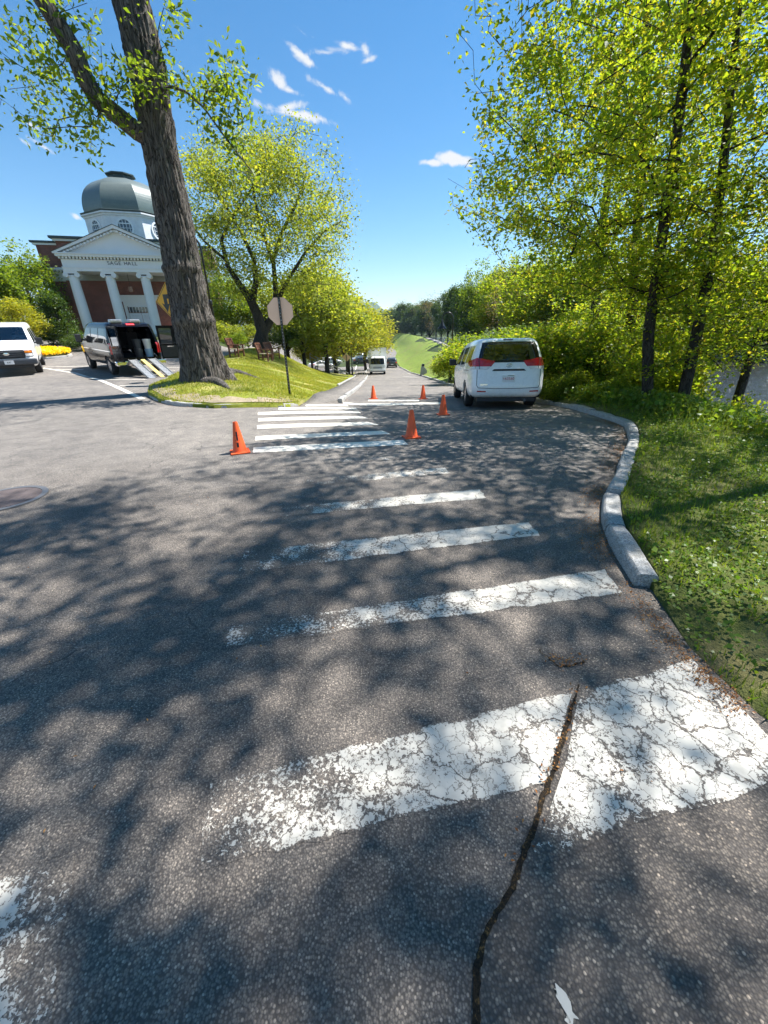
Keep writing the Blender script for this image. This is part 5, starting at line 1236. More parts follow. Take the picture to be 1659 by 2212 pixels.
# ------------------------------------------------------------------ vehicles
M_CARW = simple('car_paint_white', (.86, .86, .86), .3, spec=.5, var=.02, coat=.6); M_CARB = simple('car_paint_black', (.005, .005, .007), .12, spec=.2, var=.1, coat=0.0); M_CARG = simple('car_paint_grey', (.06, .065, .07), .25, coat=.7); M_CARS = simple('car_paint_silver', (.5, .52, .54), .3, .3, coat=.5)
M_TYRE = simple('tyre_rubber', (.018, .018, .019), .85); M_RIM = simple('alloy_rim', (.5, .5, .52), .3, .8); M_CHROME = simple('chrome', (.75, .75, .76), .08, 1.0); M_TRIM = simple('black_plastic', (.02, .02, .022), .6); M_GREYP = simple('grey_plastic', (.09, .095, .1), .6)
M_RED = simple('lamp_red', (.45, .008, .012), .15, spec=.8, coat=.6); M_CLEAR = simple('lamp_clear', (.7, .7, .7), .12, spec=.8); M_AMBER = simple('lamp_amber', (.7, .2, .02), .2); M_PLATE = simple('plate_white', (.75, .75, .75), .5); M_INT = simple('interior_dark', (.015, .015, .017), .85); M_SEAT = simple('seat_cloth', (.05, .05, .055), .9); M_FRIT = simple('glass_border', (.006, .006, .007), .15, spec=.7)
M_PRED = simple('plate_red', (.5, .03, .05), .5)
def boxgrid(nx, ny, nz):
    """surface of a unit box, gridded"""
    bm = bmesh.new(); idx = {}
    def v(i, j, k):
        key = (i, j, k)
        if key not in idx: idx[key] = bm.verts.new((2 * i / nx - 1, 2 * j / ny - 1, 2 * k / nz - 1))
        return idx[key]
    for i in range(nx):
        for j in range(ny):
            for k, fl in ((0, 1), (nz, 0)):
                q = [v(i, j, k), v(i + 1, j, k), v(i + 1, j + 1, k), v(i, j + 1, k)]; bm.faces.new(q[::-1] if fl else q)
    for i in range(nx):
        for k in range(nz):
            for j, fl in ((0, 0), (ny, 1)):
                q = [v(i, j, k), v(i + 1, j, k), v(i + 1, j, k + 1), v(i, j, k + 1)]; bm.faces.new(q[::-1] if fl else q)
    for j in range(ny):
        for k in range(nz):
            for i, fl in ((0, 1), (nx, 0)):
                q = [v(i, j, k), v(i, j + 1, k), v(i, j + 1, k + 1), v(i, j, k + 1)]; bm.faces.new(q[::-1] if fl else q)
    return bm
def shape_body(bm, S, inset=0.0):
    """S: dict of profiles; y runs from 0 (tail) to L (nose)"""
    L, zb = S['L'], S['zb'] + inset
    for v in bm.verts:
        p = np.array(v.co); n_ = S.get('n', 9); nrm = (abs(p[0]) ** n_ + abs(p[1]) ** n_ + abs(p[2]) ** n_) ** (1 / n_); q = p / nrm
        y = (q[1] + 1) / 2 * (L - 2 * inset) + inset
        zt = float(np.interp(y, S['ty'], S['tz'])) - inset; z = zb + (q[2] + 1) / 2 * (zt - zb)
        w = float(np.interp(z, S['wz'], S['ww'])) * float(np.interp(y, S['ly'], S['lw'])) - inset
        y = y + float(np.interp(z, S['rz'], S['rs'])) * (1 - y / L) ** 2 - float(np.interp(z, S['rz'], S.get('fs', [0] * len(S['rz'])))) * (y / L) ** 3
        v.co = (q[0] * w, y, z)
def cut(target, cutter_mesh, op='DIFFERENCE'):
    """boolean on mesh data, returns new mesh"""
    a = bpy.data.objects.new('tmp_a', target); b = bpy.data.objects.new('tmp_b', cutter_mesh); COL.objects.link(a); COL.objects.link(b)
    m = a.modifiers.new('b', 'BOOLEAN'); m.operation = op; m.solver = 'EXACT'; m.object = b
    dg = bpy.context.evaluated_depsgraph_get(); me = bpy.data.meshes.new_from_object(a.evaluated_get(dg)); bpy.data.objects.remove(a); bpy.data.objects.remove(b); return me
class Car:
    def __init__(s, S, hollow=True, grid=(16, 44, 16)):
        s.S = S; bm = boxgrid(*grid); shape_body(bm, S); bm.normal_update(); me = bpy.data.meshes.new('body'); bm.to_mesh(me); s.bvh = BVHTree.FromBMesh(bm); bm.free(); s.me = me
        if hollow:
            bm = boxgrid(*grid); shape_body(bm, S, .055); im = bpy.data.meshes.new('inner'); bm.to_mesh(im); bm.free(); s.me = cut(s.me, im)
    def prism_cut(s, ol, d0, d1, axis): s.me = cut(s.me, MB().prism(ol, d0, d1, axis).mesh('c'))
    def wheel_cut(s, y, z, r, W): 
        for sg in (-1, 1): s.me = cut(s.me, MB().lathe([(r, sg * (W - .28)), (r, sg * (W + .3))], 28, (0, y, z), 'x').mesh('c'))
    def hit(s, p, axis, sg):
        o = {'x': Vector((sg * 6, p[0], p[1])), 'y': Vector((p[0], sg * 12 + (0 if sg < 0 else 0), p[1])), 'z': Vector((p[0], p[1], 6))}[axis]
        d = {'x': Vector((-sg, 0, 0)), 'y': Vector((0, -sg, 0)), 'z': Vector((0, 0, -1))}[axis]
        h = s.bvh.ray_cast(o, d)
        if h[0] is None: h = s.bvh.find_nearest({'x': Vector((sg * 1.2, p[0], p[1])), 'y': Vector((p[0], 0 if sg < 0 else s.S['L'], p[1])), 'z': Vector((p[0], p[1], 2))}[axis])
        n = h[1]
        if n.dot(d) > 0: n = -n
        return h[0], n
    def panel(s, name, ol, axis, sg, off, mat, parent, res=.09, rim=.02, hole=None, smooth=True):
        pts = resample(ol, res, True); nb = len(pts); edges = [(i, (i + 1) % nb) for i in range(nb)]
        if hole:
            hp = resample(hole, res, True); nh = len(hp); edges += [(nb + i, nb + (i + 1) % nh) for i in range(nh)]; pts = pts + hp
        xs = [p[0] for p in pts]; ys = [p[1] for p in pts]; gx, gy = np.meshgrid(np.arange(min(xs) + res / 2, max(xs), res), np.arange(min(ys) + res / 2, max(ys), res)); gx = gx.ravel(); gy = gy.ravel()
        k = inside(ol, gx, gy)
        if hole: k &= ~inside(hole, gx, gy)
        P = [Vector(p) for p in pts] + [Vector((a, b)) for a, b in zip(gx[k], gy[k])]
        v, e, f, *_ = delaunay_2d_cdt(P, edges, [], 1, 1e-5)
        if hole: f = [q for q in f if not inside(hole, np.mean([v[i].x for i in q]), np.mean([v[i].y for i in q]))]
        V = []; NN = []
        for p in v:
            h, n = s.hit((p.x, p.y), axis, sg); V.append(h + n * off); NN.append(n)
        bm = bmesh.new(); bv = [bm.verts.new(q) for q in V]
        for q in f:
            try: bm.faces.new([bv[i] for i in q])
            except ValueError: pass
        bmesh.ops.recalc_face_normals(bm, faces=bm.faces[:])
        avg = sum((fc.normal.dot(NN[fc.verts[0].index]) if False else fc.normal.dot(Vector(NN[0])) for fc in bm.faces), 0.0)
        if avg < 0: bmesh.ops.reverse_faces(bm, faces=bm.faces[:])
        if rim:
            r_ = bmesh.ops.extrude_edge_only(bm, edges=[e_ for e_ in bm.edges if e_.is_boundary]); N0 = sum((Vector(n) for n in NN), Vector()) / len(NN)
            for g_ in r_['geom']:
                if isinstance(g_, bmesh.types.BMVert): g_.co -= N0 * rim
        me = bpy.data.meshes.new(name); bm.to_mesh(me); bm.free(); return link(name, me, mat, parent, smooth and not rim)
    def strip(s, name, path, w, axis, sg, off, mat, parent):
        """a thin line that follows the body"""
        P = resample(path, .05); V = []; Fs = []
        for i, p in enumerate(P):
            a = np.array(P[max(i - 1, 0)]); b = np.array(P[min(i + 1, len(P) - 1)]); d = (b - a) / max(1e-6, np.linalg.norm(b - a)); n = np.array((-d[1], d[0])) * w / 2
            for t in (-1, 1):
                h, nn = s.hit(tuple(np.array(p) + n * t), axis, sg); V.append(h + nn * off)
            if i: Fs.append((2 * i - 2, 2 * i - 1, 2 * i + 1, 2 * i))
        return MB().add(V, Fs).build(name, mat, parent)
def wheel(parent, x, y, r, w, sg, mat=M_RIM, spokes=5):
    e = MB().lathe([(r * .62, -w / 2), (r * .9, -w / 2), (r * .98, -w * .38), (r, -w * .2), (r, w * .2), (r * .98, w * .38), (r * .9, w / 2), (r * .62, w / 2)], 30, (x, y, r), 'x', cap=False).build('wheel', M_TYRE, parent, auto=40)
    rm = MB().lathe([(r * .64, -w * .4), (r * .66, -w * .46), (r * .6, -w * .44), (r * .6, w * .44), (r * .66, w * .46), (r * .64, w * .4)], 26, (x, y, r), 'x', cap=False)
    f = x + sg * w * .36
    rm.lathe([(.02, f - .02), (r * .17, f - .02), (r * .17, f + sg * .02), (.02, f + sg * .025)], 14, (0, y, r), 'x') if False else None
    for k in range(spokes):
        a = 2 * math.pi * k / spokes + .3; ca, sa = math.cos(a), math.sin(a); wd = r * .13
        q = []
        for (rad, ww) in ((r * .08, wd * 1.3), (r * .62, wd)):
            for t in (-1, 1): q.append((y + ca * rad - sa * ww * t, r + sa * rad + ca * ww * t))
        rm.add([(f - .02, *p) for p in q] + [(f + sg * .012, *p) for p in q], [(0, 1, 3, 2), (4, 6, 7, 5), (0, 4, 5, 1), (2, 3, 7, 6), (0, 2, 6, 4), (1, 5, 7, 3)])
    rm.build('rim', mat, e, auto=30)
    MB().lathe([(.01, f - sg * .05), (r * .6, f - sg * .05), (r * .6, f - sg * .06), (.01, f - sg * .06)], 22, (0, y, r), 'x').build('hub', M_TRIM, e)
    return e
def well(parent, y, z, r, x0, x1):
    V = []
    for k in range(15):
        a = math.pi * k / 14
        for x in (x0, x1): V.append((x, y + r * math.cos(a), z + r * math.sin(a)))
    return MB().add(V, [(2 * k, 2 * k + 1, 2 * k + 3, 2 * k + 2) for k in range(14)]).build('wheel_well', M_TRIM, parent)
def seat(parent, x, y, z, mat=M_SEAT, hr=True):
    b = MB().box((x - .24, y - .25, z + .3), (x + .24, y + .27, z + .45), .05).box((x - .23, y - .34, z + .42), (x + .23, y - .2, z + 1.0), .05)
    if hr: b.box((x - .13, y - .33, z + 1.04), (x + .13, y - .22, z + 1.24), .04).box((x - .04, y - .29, z + .98), (x + .04, y - .26, z + 1.06))
    return b.build('seat', mat, parent)
def driver(loc, rz, label, shirt, sc=1.0, vehicle=None):
    """seated driver: one skinned body, head with hair, shirt colour on the torso"""
    V = [(0, 0, .0), (0, .02, .22), (0, .03, .42), (0, .04, .52), (0, .05, .60), (0, .06, .72), (.19, .04, .46), (.25, .16, .24), (.14, .4, .26), (-.19, .04, .46), (-.25, .16, .24), (-.14, .4, .26), (.1, .42, .02), (-.1, .42, .02), (.11, .46, -.38), (-.11, .46, -.38)]
    E = [(0, 1), (1, 2), (2, 3), (3, 4), (4, 5), (2, 6), (6, 7), (7, 8), (2, 9), (9, 10), (10, 11), (0, 12), (0, 13), (12, 14), (13, 15)]
    R = [.16, .15, .17, .06, .085, .09, .07, .05, .04, .07, .05, .04, .09, .09, .06, .06]
    me = bpy.data.meshes.new('body'); me.from_pydata(V, E, []); o = bpy.data.objects.new('tmp', me); COL.objects.link(o); sk = o.modifiers.new('s', 'SKIN'); sub = o.modifiers.new('u', 'SUBSURF'); sub.levels = 2
    for i, r_ in enumerate(R): me.skin_vertices[0].data[i].radius = (r_, r_)
    me.skin_vertices[0].data[0].use_root = True
    dg = bpy.context.evaluated_depsgraph_get(); bm_ = bpy.data.meshes.new_from_object(o.evaluated_get(dg)); bpy.data.objects.remove(o)
    root = link('person', bm_, None, None, True); root.location = loc; root.rotation_euler = (0, 0, rz); root.scale = (sc, sc, sc)
    bm_.materials.clear(); bm_.materials.append(simple('skin', (.45, .26, .19), .55)); bm_.materials.append(shirt)
    for p in bm_.polygons: p.material_index = 1 if p.center.z < .51 and not (p.center.y > .3 and p.center.z > .15 and p.center.z < .35) else 0
    MB().lathe([(.02, .87), (.07, .85), (.1, .78), (.105, .7), (.098, .66)], 16, (0, .04, 0)).build('hair', simple('dark_hair', (.03, .02, .015), .7), root, True)
    hd = MB().lathe([(.012, .0), (.016, .03), (.01, .06)], 8, (0, .155, .66)).build('nose', MATS['skin'], root, True)
    tag(root, label, 'person'); return root

# ---- the parked white minivan
VAN = dict(L=5.08, zb=.27, n=12, ty=[0, .12, .35, 1.5, 2.7, 3.25, 4.15, 4.75, 5.08], tz=[1.70, 1.75, 1.775, 1.79, 1.77, 1.70, 1.2, 1.03, .85], wz=[.25, .55, .95, 1.2, 1.72], ww=[.95, .995, 1.0, .965, .80], ly=[0, .5, 1.2, 4.0, 4.7, 5.08], lw=[.955, .985, 1, 1, .95, .82],
           rz=[.25, .6, .95, 1.2, 1.7], rs=[.02, .0, .06, .13, .34], fs=[0, 0, .05, .1, .1])
def minivan():
    a = np.array((3.28, 10.55)); head = math.radians(-4.5); c = Car(VAN, True, (20, 48, 20))
    root = empty('white_minivan', (a[0], a[1], 0)); tag(root, 'white minivan parked on the right, seen from behind', 'minivan')
    z0, z1 = Z(a[0], a[1] + 1.05), Z(a[0], a[1] + 4.08); sl = math.atan((z1 - z0) / 3.03); root.location.z = z0 - math.tan(sl) * 1.05; root.rotation_euler = (sl, 0, head)
    rw_o = [(-.80, 1.17), (.80, 1.17), (.67, 1.655), (.4, 1.675), (-.4, 1.675), (-.67, 1.655)]; rw = [(-.66, 1.22), (.66, 1.22), (.62, 1.4), (.54, 1.615), (-.54, 1.615), (-.62, 1.4)]
    side = [[(.52, 1.2), (1.38, 1.15), (1.38, 1.6), (.62, 1.6)], [(1.5, 1.14), (2.5, 1.12), (2.5, 1.6), (1.5, 1.6)], [(2.6, 1.12), (3.85, 1.14), (3.3, 1.55), (3.05, 1.6), (2.6, 1.6)]]
    c.prism_cut(rw, -.3, .9, 'y')
    for s_ in side: c.prism_cut(s_, -1.5, 1.5, 'x')
    c.prism_cut([(-.66, 3.42), (.66, 3.42), (.72, 4.02), (-.72, 4.02)], .9, 2.2, 'z')
    for y in (1.05, 4.08): c.wheel_cut(y, .34, .39, 1.0)
    b = link('body', c.me, M_CARW, root, True); c.me.set_sharp_from_angle(angle=math.radians(35))
    c.panel('rear_window_border', rw_o, 'y', -1, .006, M_FRIT, root, .06, .0, hole=rw); c.panel('rear_window', [(x * 1.01, z) for x, z in rw], 'y', -1, -.004, M_GLASS, root, .09, 0)
    for sg in (-1, 1):
        for s_ in side:
            cx_, cz_ = np.mean(np.array(s_), 0); c.panel('side_window', [(cx_ + (p[0] - cx_) * 1.03, cz_ + (p[1] - cz_) * 1.03) for p in s_], 'x', sg, -.006, M_GLASS, root, .12, 0)
        c.panel('window_surround', [(.44, 1.14), (3.98, 1.08), (3.36, 1.6), (3.05, 1.655), (.56, 1.655)], 'x', sg, .003, M_FRIT, root, .1, 0, hole=None) if False else None
    c.panel('windscreen', [(-.68, 3.4), (.68, 3.4), (.74, 4.04), (-.74, 4.04)], 'z', 1, -.004, M_GLASS, root, .15, 0)
    for sg in (-1, 1):
        red = [(sg * .985, 1.075), (sg * .985, 1.2), (sg * .80, 1.285), (sg * .36, 1.20), (sg * .46, 1.075)]
        lamp = c.panel('tail_lamp', red, 'y', -1, .016, M_RED, root, .06, .03)
        c.panel('clear_lens', [(sg * .98, 1.005), (sg * .98, 1.075), (sg * .47, 1.075), (sg * .55, 1.005)], 'y', -1, .015, M_CLEAR, lamp, .06, .03)
        c.panel('side_lens', [(.14, 1.075), (.12, 1.21), (.34, 1.26), (.46, 1.1), (.42, 1.075)], 'x', sg, .012, M_RED, lamp, .06, .03)
        c.strip('lamp_gap', [(sg * .74, 1.01), (sg * .76, 1.27)], .012, 'y', -1, .018, M_TRIM, lamp)
        c.panel('reflector', [(sg * .78, .455), (sg * .56, .45), (sg * .56, .478), (sg * .78, .486)], 'y', -1, .01, M_RED, root, .06, .015)
        c.strip('door_seam', [(2.55, .42), (2.55, 1.12)], .012, 'x', sg, .002, M_TRIM, root); c.strip('door_seam', [(1.44, .6), (1.44, 1.14)], .012, 'x', sg, .002, M_TRIM, root); c.strip('door_track', [(.5, .98), (1.42, .98)], .012, 'x', sg, .002, M_TRIM, root)
        for y in (2.38, 2.75): MB().box((sg * .99 - .03, y - .1, .98), (sg * .99 + .03, y + .1, 1.02), .01).build('door_handle', M_CARW, root)
        m = MB().box((sg * 1.12 - .12, 3.5, 1.1), (sg * 1.12 + .12, 3.62, 1.3), .05).build('mirror', M_TRIM, root); MB().box((sg * .98 - .06, 3.52, 1.1), (sg * .98 + .06, 3.6, 1.16)).build('mirror_arm', M_TRIM, m)
        for y in (1.05, 4.08):
            wheel(root, sg * .86, y, .345, .22, sg)
            well(root, y, .345, .39, sg * .58, sg * .975)
    c.strip('tailgate_seam', [(-.80, 1.0), (-.80, .62), (-.76, .555), (-.3, .535), (.3, .535), (.76, .555), (.80, .62), (.80, 1.0)], .014, 'y', -1, .003, M_TRIM, root)
    c.panel('plate_recess', [(-.43, .965), (-.38, 1.01), (.38, 1.01), (.43, .965)], 'y', -1, .008, M_TRIM, root, .06, .02)
    c.panel('third_brake_lamp', [(-.12, 1.71), (.12, 1.71), (.12, 1.735), (-.12, 1.735)], 'y', -1, .012, simple('brake_lens_dark', (.1, .02, .02), .3), root, .06, .01)
    h, n = c.hit((0, .77), 'y', -1); e = MB().box((-.16, h.y - .03, .70), (.16, h.y - .015, .86), .006).build('licence_plate', M_PLATE, root); text_mesh('plate_text', '63560', .095, M_PRED, e, (.02, h.y - .032, .775), (math.pi / 2, 0, 0), .001); text_mesh('plate_state', 'b', .06, M_PRED, e, (-.125, h.y - .032, .78), (math.pi / 2, 0, 0), .001); MB().box((-.03, h.y - .034, .845), (.13, h.y - .03, .858)).build('plate_sticker', simple('plate_green', (.05, .12, .08), .5), e)
    h, n = c.hit((0, 1.1), 'y', -1); em = MB()
    for (rx, rz, oz) in ((.07, .048, 0), (.026, .044, 0), (.05, .018, .02)):
        em.tube([(rx * math.cos(t), h.y - .016 + .0, 1.1 + oz + rz * math.sin(t)) for t in [2 * math.pi * i / 20 for i in range(21)]], .006, 6)
    em.build('emblem', M_CHROME, root, True)
    h, n = c.hit((-.62, .63), 'y', -1); text_mesh('badge', 'SIENNA', .055, M_CHROME, root, (-.62, h.y - .008, .63), (math.pi / 2, 0, 0), .002)
    MB().box((-.9, .3, .3), (.9, 4.3, .5)).build('cabin_floor', M_INT, root)
    MB().box((-.75, .16, .2), (.75, .5, .3)).build('underbody', M_TRIM, root); MB().tube([(.45, -.02, .24), (.45, .6, .26)], .035, 10).build('exhaust', M_GREYP, root)
    for x, y, z in ((-.45, 3.1, .35), (.45, 3.1, .35), (-.5, 2.1, .4), (.05, 2.1, .4), (-.45, 1.15, .4), (.35, 1.15, .4)): seat(root, x, y, z)
    MB().box((-.75, 3.75, .9), (.75, 4.0, 1.12), .04).build('dashboard', M_INT, root)
minivan()

# ---- full-size vans
EVAN = dict(L=5.5, zb=.36, n=14, ty=[0, .15, .5, 3.2, 3.7, 4.45, 5.2, 5.5], tz=[2.0, 2.06, 2.09, 2.09, 2.0, 1.36, 1.22, 1.12], wz=[.36, .7, 1.2, 1.4, 2.05], ww=[.95, 1.0, 1.0, .98, .84], ly=[0, .4, 4.6, 5.2, 5.5], lw=[.98, 1, 1, .96, .86], rz=[.36, 1.2, 2.0], rs=[.02, .0, .1], fs=[0, 0, 0])
def place(root, P, fwd, wb):
    root.location = (*P, Z(*P)); root.rotation_euler = (math.atan2(Z(P[0] + fwd[0] * wb, P[1] + fwd[1] * wb) - Z(*P), wb), 0, math.atan2(-fwd[0], fwd[1]))
def black_van():
    f = np.array((-.72, .694)); rt = np.array((.694, .72)); Pw = np.array((-11.75, 18.45)); P = Pw + rt * .85 - f * 1.0
    root = empty('black_van', (0, 0, 0)); tag(root, 'black van with its rear doors open and ramps let down', 'van'); place(root, P, f, 4.5)
    c = Car(EVAN, True, (18, 46, 18)); c.prism_cut([(-.80, .72), (.80, .72), (.78, 1.5), (.68, 1.92), (-.68, 1.92), (-.78, 1.5)], -.5, .7, 'y')
    side = [[(.35, 1.3), (1.5, 1.3), (1.5, 1.85), (.42, 1.85)], [(1.65, 1.3), (2.7, 1.3), (2.7, 1.85), (1.65, 1.85)], [(2.85, 1.3), (4.1, 1.3), (3.55, 1.85), (2.85, 1.85)]]
    c.prism_cut([(-.74, 3.78), (.74, 3.78), (.8, 4.38), (-.8, 4.38)], 1.0, 2.4, 'z')
    for y in (1.0, 4.5): c.wheel_cut(y, .37, .43, 1.0)
    link('body', c.me, M_CARB, root, True); c.me.set_sharp_from_angle(angle=math.radians(35))
    for sg in (-1, 1):
        for s_ in side: c.panel('side_window', s_, 'x', sg, .006, simple('van_glass', (.012, .014, .016), .03, spec=1.0), root, .12, 0)
        c.panel('tail_lamp', [(sg * .97, .88), (sg * .97, 1.3), (sg * .85, 1.3), (sg * .85, .88)], 'y', -1, .012, M_RED, root, .06, .02); c.panel('side_lamp', [(.02, .88), (.02, 1.3), (.14, 1.3), (.14, .88)], 'x', sg, .012, M_RED, root, .06, .02)
        c.strip('side_moulding', [(.3, .98), (5.1, .98)], .03, 'x', sg, .006, M_CHROME, root); c.strip('door_seam', [(2.78, .5), (2.78, 1.9)], .014, 'x', sg, .003, M_TRIM, root)
        for y in (1.0, 4.5): wheel(root, sg * .86, y, .375, .25, sg, M_RIM, 8)
        m = MB().box((sg * 1.2 - .12, 4.0, 1.22), (sg * 1.2 + .12, 4.12, 1.58), .04).build('mirror', M_TRIM, root); MB().box((sg * 1.02 - .1, 4.03, 1.3), (sg * 1.02 + .1, 4.08, 1.36)).build('mirror_arm', M_TRIM, m)
        # rear door, swung open
        hinge = Vector((sg * .93, .05, 0)); ang = math.radians(84 if sg < 0 else 160); d = empty('rear_door', hinge, sg * (ang - math.pi)); d.parent = root
        X = lambda t: -sg * t * -1 if False else sg * t
        fr = MB().box((min(0, sg * -.0), -.03, .62), (0.0001, .03, .62)) if False else MB()
        x0, x1 = sorted((0, sg * .86))
        fr.box((x0, -.03, .62), (x1, .03, 1.22)).box((x0, -.03, 1.22), (x0 + .09, .03, 1.95)).box((x1 - .09, -.03, 1.22), (x1, .03, 1.95)).box((x0, -.03, 1.86), (x1, .03, 1.96)).build('door_panel', M_CARB, d)
        MB().box((x0 + .09, -.008, 1.22), (x1 - .09, .008, 1.86)).build('door_glass', M_TINT, d); MB().box((x0 + .06, -.05, .68), (x1 - .06, -.03, 1.16)).build('door_lining', M_TRIM, d)
        MB().box((x0 + .3, -.06, 1.1), (x1 - .3, -.03, 1.14)).build('door_handle', M_CHROME, d)
    MB().box((-.99, -.16, .42), (.99, .06, .62), .05).build('bumper', M_CHROME, root); MB().box((-.86, .08, .60), (.86, 4.4, .66)).build('load_floor', M_INT, root)
    c.panel('third_brake_lamp', [(-.16, 1.965), (.16, 1.965), (.16, 2.02), (-.16, 2.02)], 'y', -1, .03, simple('brake_red_lit', (.6, .02, .03), .3), root, .06, .03)
    for x in (-.45, .25):
        pd = MB().box((x - .22, .35, 2.06), (x + .22, .65, 2.2), .04).build('roof_beacon', M_GALV, root)
    for x, y in ((-.45, 2.2), (.45, 2.2), (-.45, 3.4), (.45, 3.4)): seat(root, x, y, .66)
    MB().box((-.3, 1.5, .36), (.3, 3.0, .5)).build('underbody', M_TRIM, root)
    c.panel('windscreen', [(-.76, 3.76), (.76, 3.76), (.82, 4.4), (-.82, 4.4)], 'z', 1, -.004, M_GLASS, root, .15, 0)
    mw = root.matrix_world if False else Matrix.Translation(root.location) @ Euler(root.rotation_euler).to_matrix().to_4x4()
    def W(x, y, z): return mw @ Vector((x, y, z))
    # load: buckets
    def bucket(x, y, z, r, h, mat, label, lid=None):
        b = empty('bucket', W(x, y, z)); tag(b, label, 'bucket', 'paint buckets in the black van')
        MB().lathe([(r * .86, 0), (r, h), (r * 1.04, h), (r * 1.04, h - .05), (r, h - .05)], 22).build('pail', mat, b, auto=40); MB().lathe([(r * .3, h - .005), (r * .98, h - .005), (r * .98, h + .012), (r * .3, h + .014)], 22).build('lid', lid or mat, b)
        MB().tube([(r * 1.02 * math.cos(t), -.0 - .2 * r * math.sin(t), h * .8 - r * .7 * math.sin(t)) for t in [math.pi * i / 10 for i in range(11)]], .005, 5).build('handle', M_GALV, b)
    wb = simple('bucket_white', (.7, .7, .69), .4); bb = simple('bucket_blue', (.25, .42, .6), .4); db = simple('bucket_dark', (.04, .045, .055), .5)
    bucket(.52, .3, .66, .16, .36, bb, 'pale blue bucket under the white one in the van'); bucket(.52, .3, 1.035, .155, .38, wb, 'white bucket stacked on a blue one in the van')
    bucket(.14, .42, .66, .17, .38, db, 'dark bucket left of the stacked blue one in the van'); bucket(.16, .45, 1.055, .165, .36, db, 'dark bucket stacked on another dark one in the van')
    # ramps and a plank
    def ramp_(x, w, mat, label, cat, name, length=1.75):
        p0 = W(x, -.12, .65); p1 = W(x + .12, -.12 - length * .92, 0); p1.z = Z(p1.x, p1.y) + .02; d = p1 - p0; root_ = empty(name, p0); tag(root_, label, cat)
        root_.rotation_euler = Matrix((d.cross(Vector((0, 0, 1))).normalized(), d.normalized(), d.cross(Vector((0, 0, 1))).normalized().cross(d.normalized()))).transposed().to_euler()
        Ln = d.length; MB().box((-w / 2, 0, -.02), (w / 2, Ln, .0)).build('deck', mat, root_)
        if cat == 'ramp':
            for s in (-1, 1): MB().box((s * w / 2 - .012, 0, -.04), (s * w / 2 + .012, Ln, .03)).build('side_rail', M_GALV, root_)
            hole = simple('ramp_hole', (.1, .1, .11), .7)
            for k in range(12):
                hb = MB()
                for j in range(4): hb.box((-w * .36 + j * w * .22, .08 + k * Ln / 12.5, .001), (-w * .36 + j * w * .22 + w * .09, .08 + k * Ln / 12.5 + .07, .004))
                hb.build('tread_row', hole, root_)
    gal = simple('ramp_metal', (.55, .57, .58), .35, .6)
    ramp_(-.35, .3, gal, 'left perforated metal ramp leaning from the van to the ground', 'ramp', 'loading_ramp'); ramp_(.42, .3, gal, 'right perforated metal ramp leaning from the van to the ground', 'ramp', 'loading_ramp')
    ramp_(.05, .16, simple('plank_yellow', (.62, .47, .16), .6, var=.2), 'yellow wooden plank lying between the two metal ramps', 'plank', 'wooden_plank')
black_van()
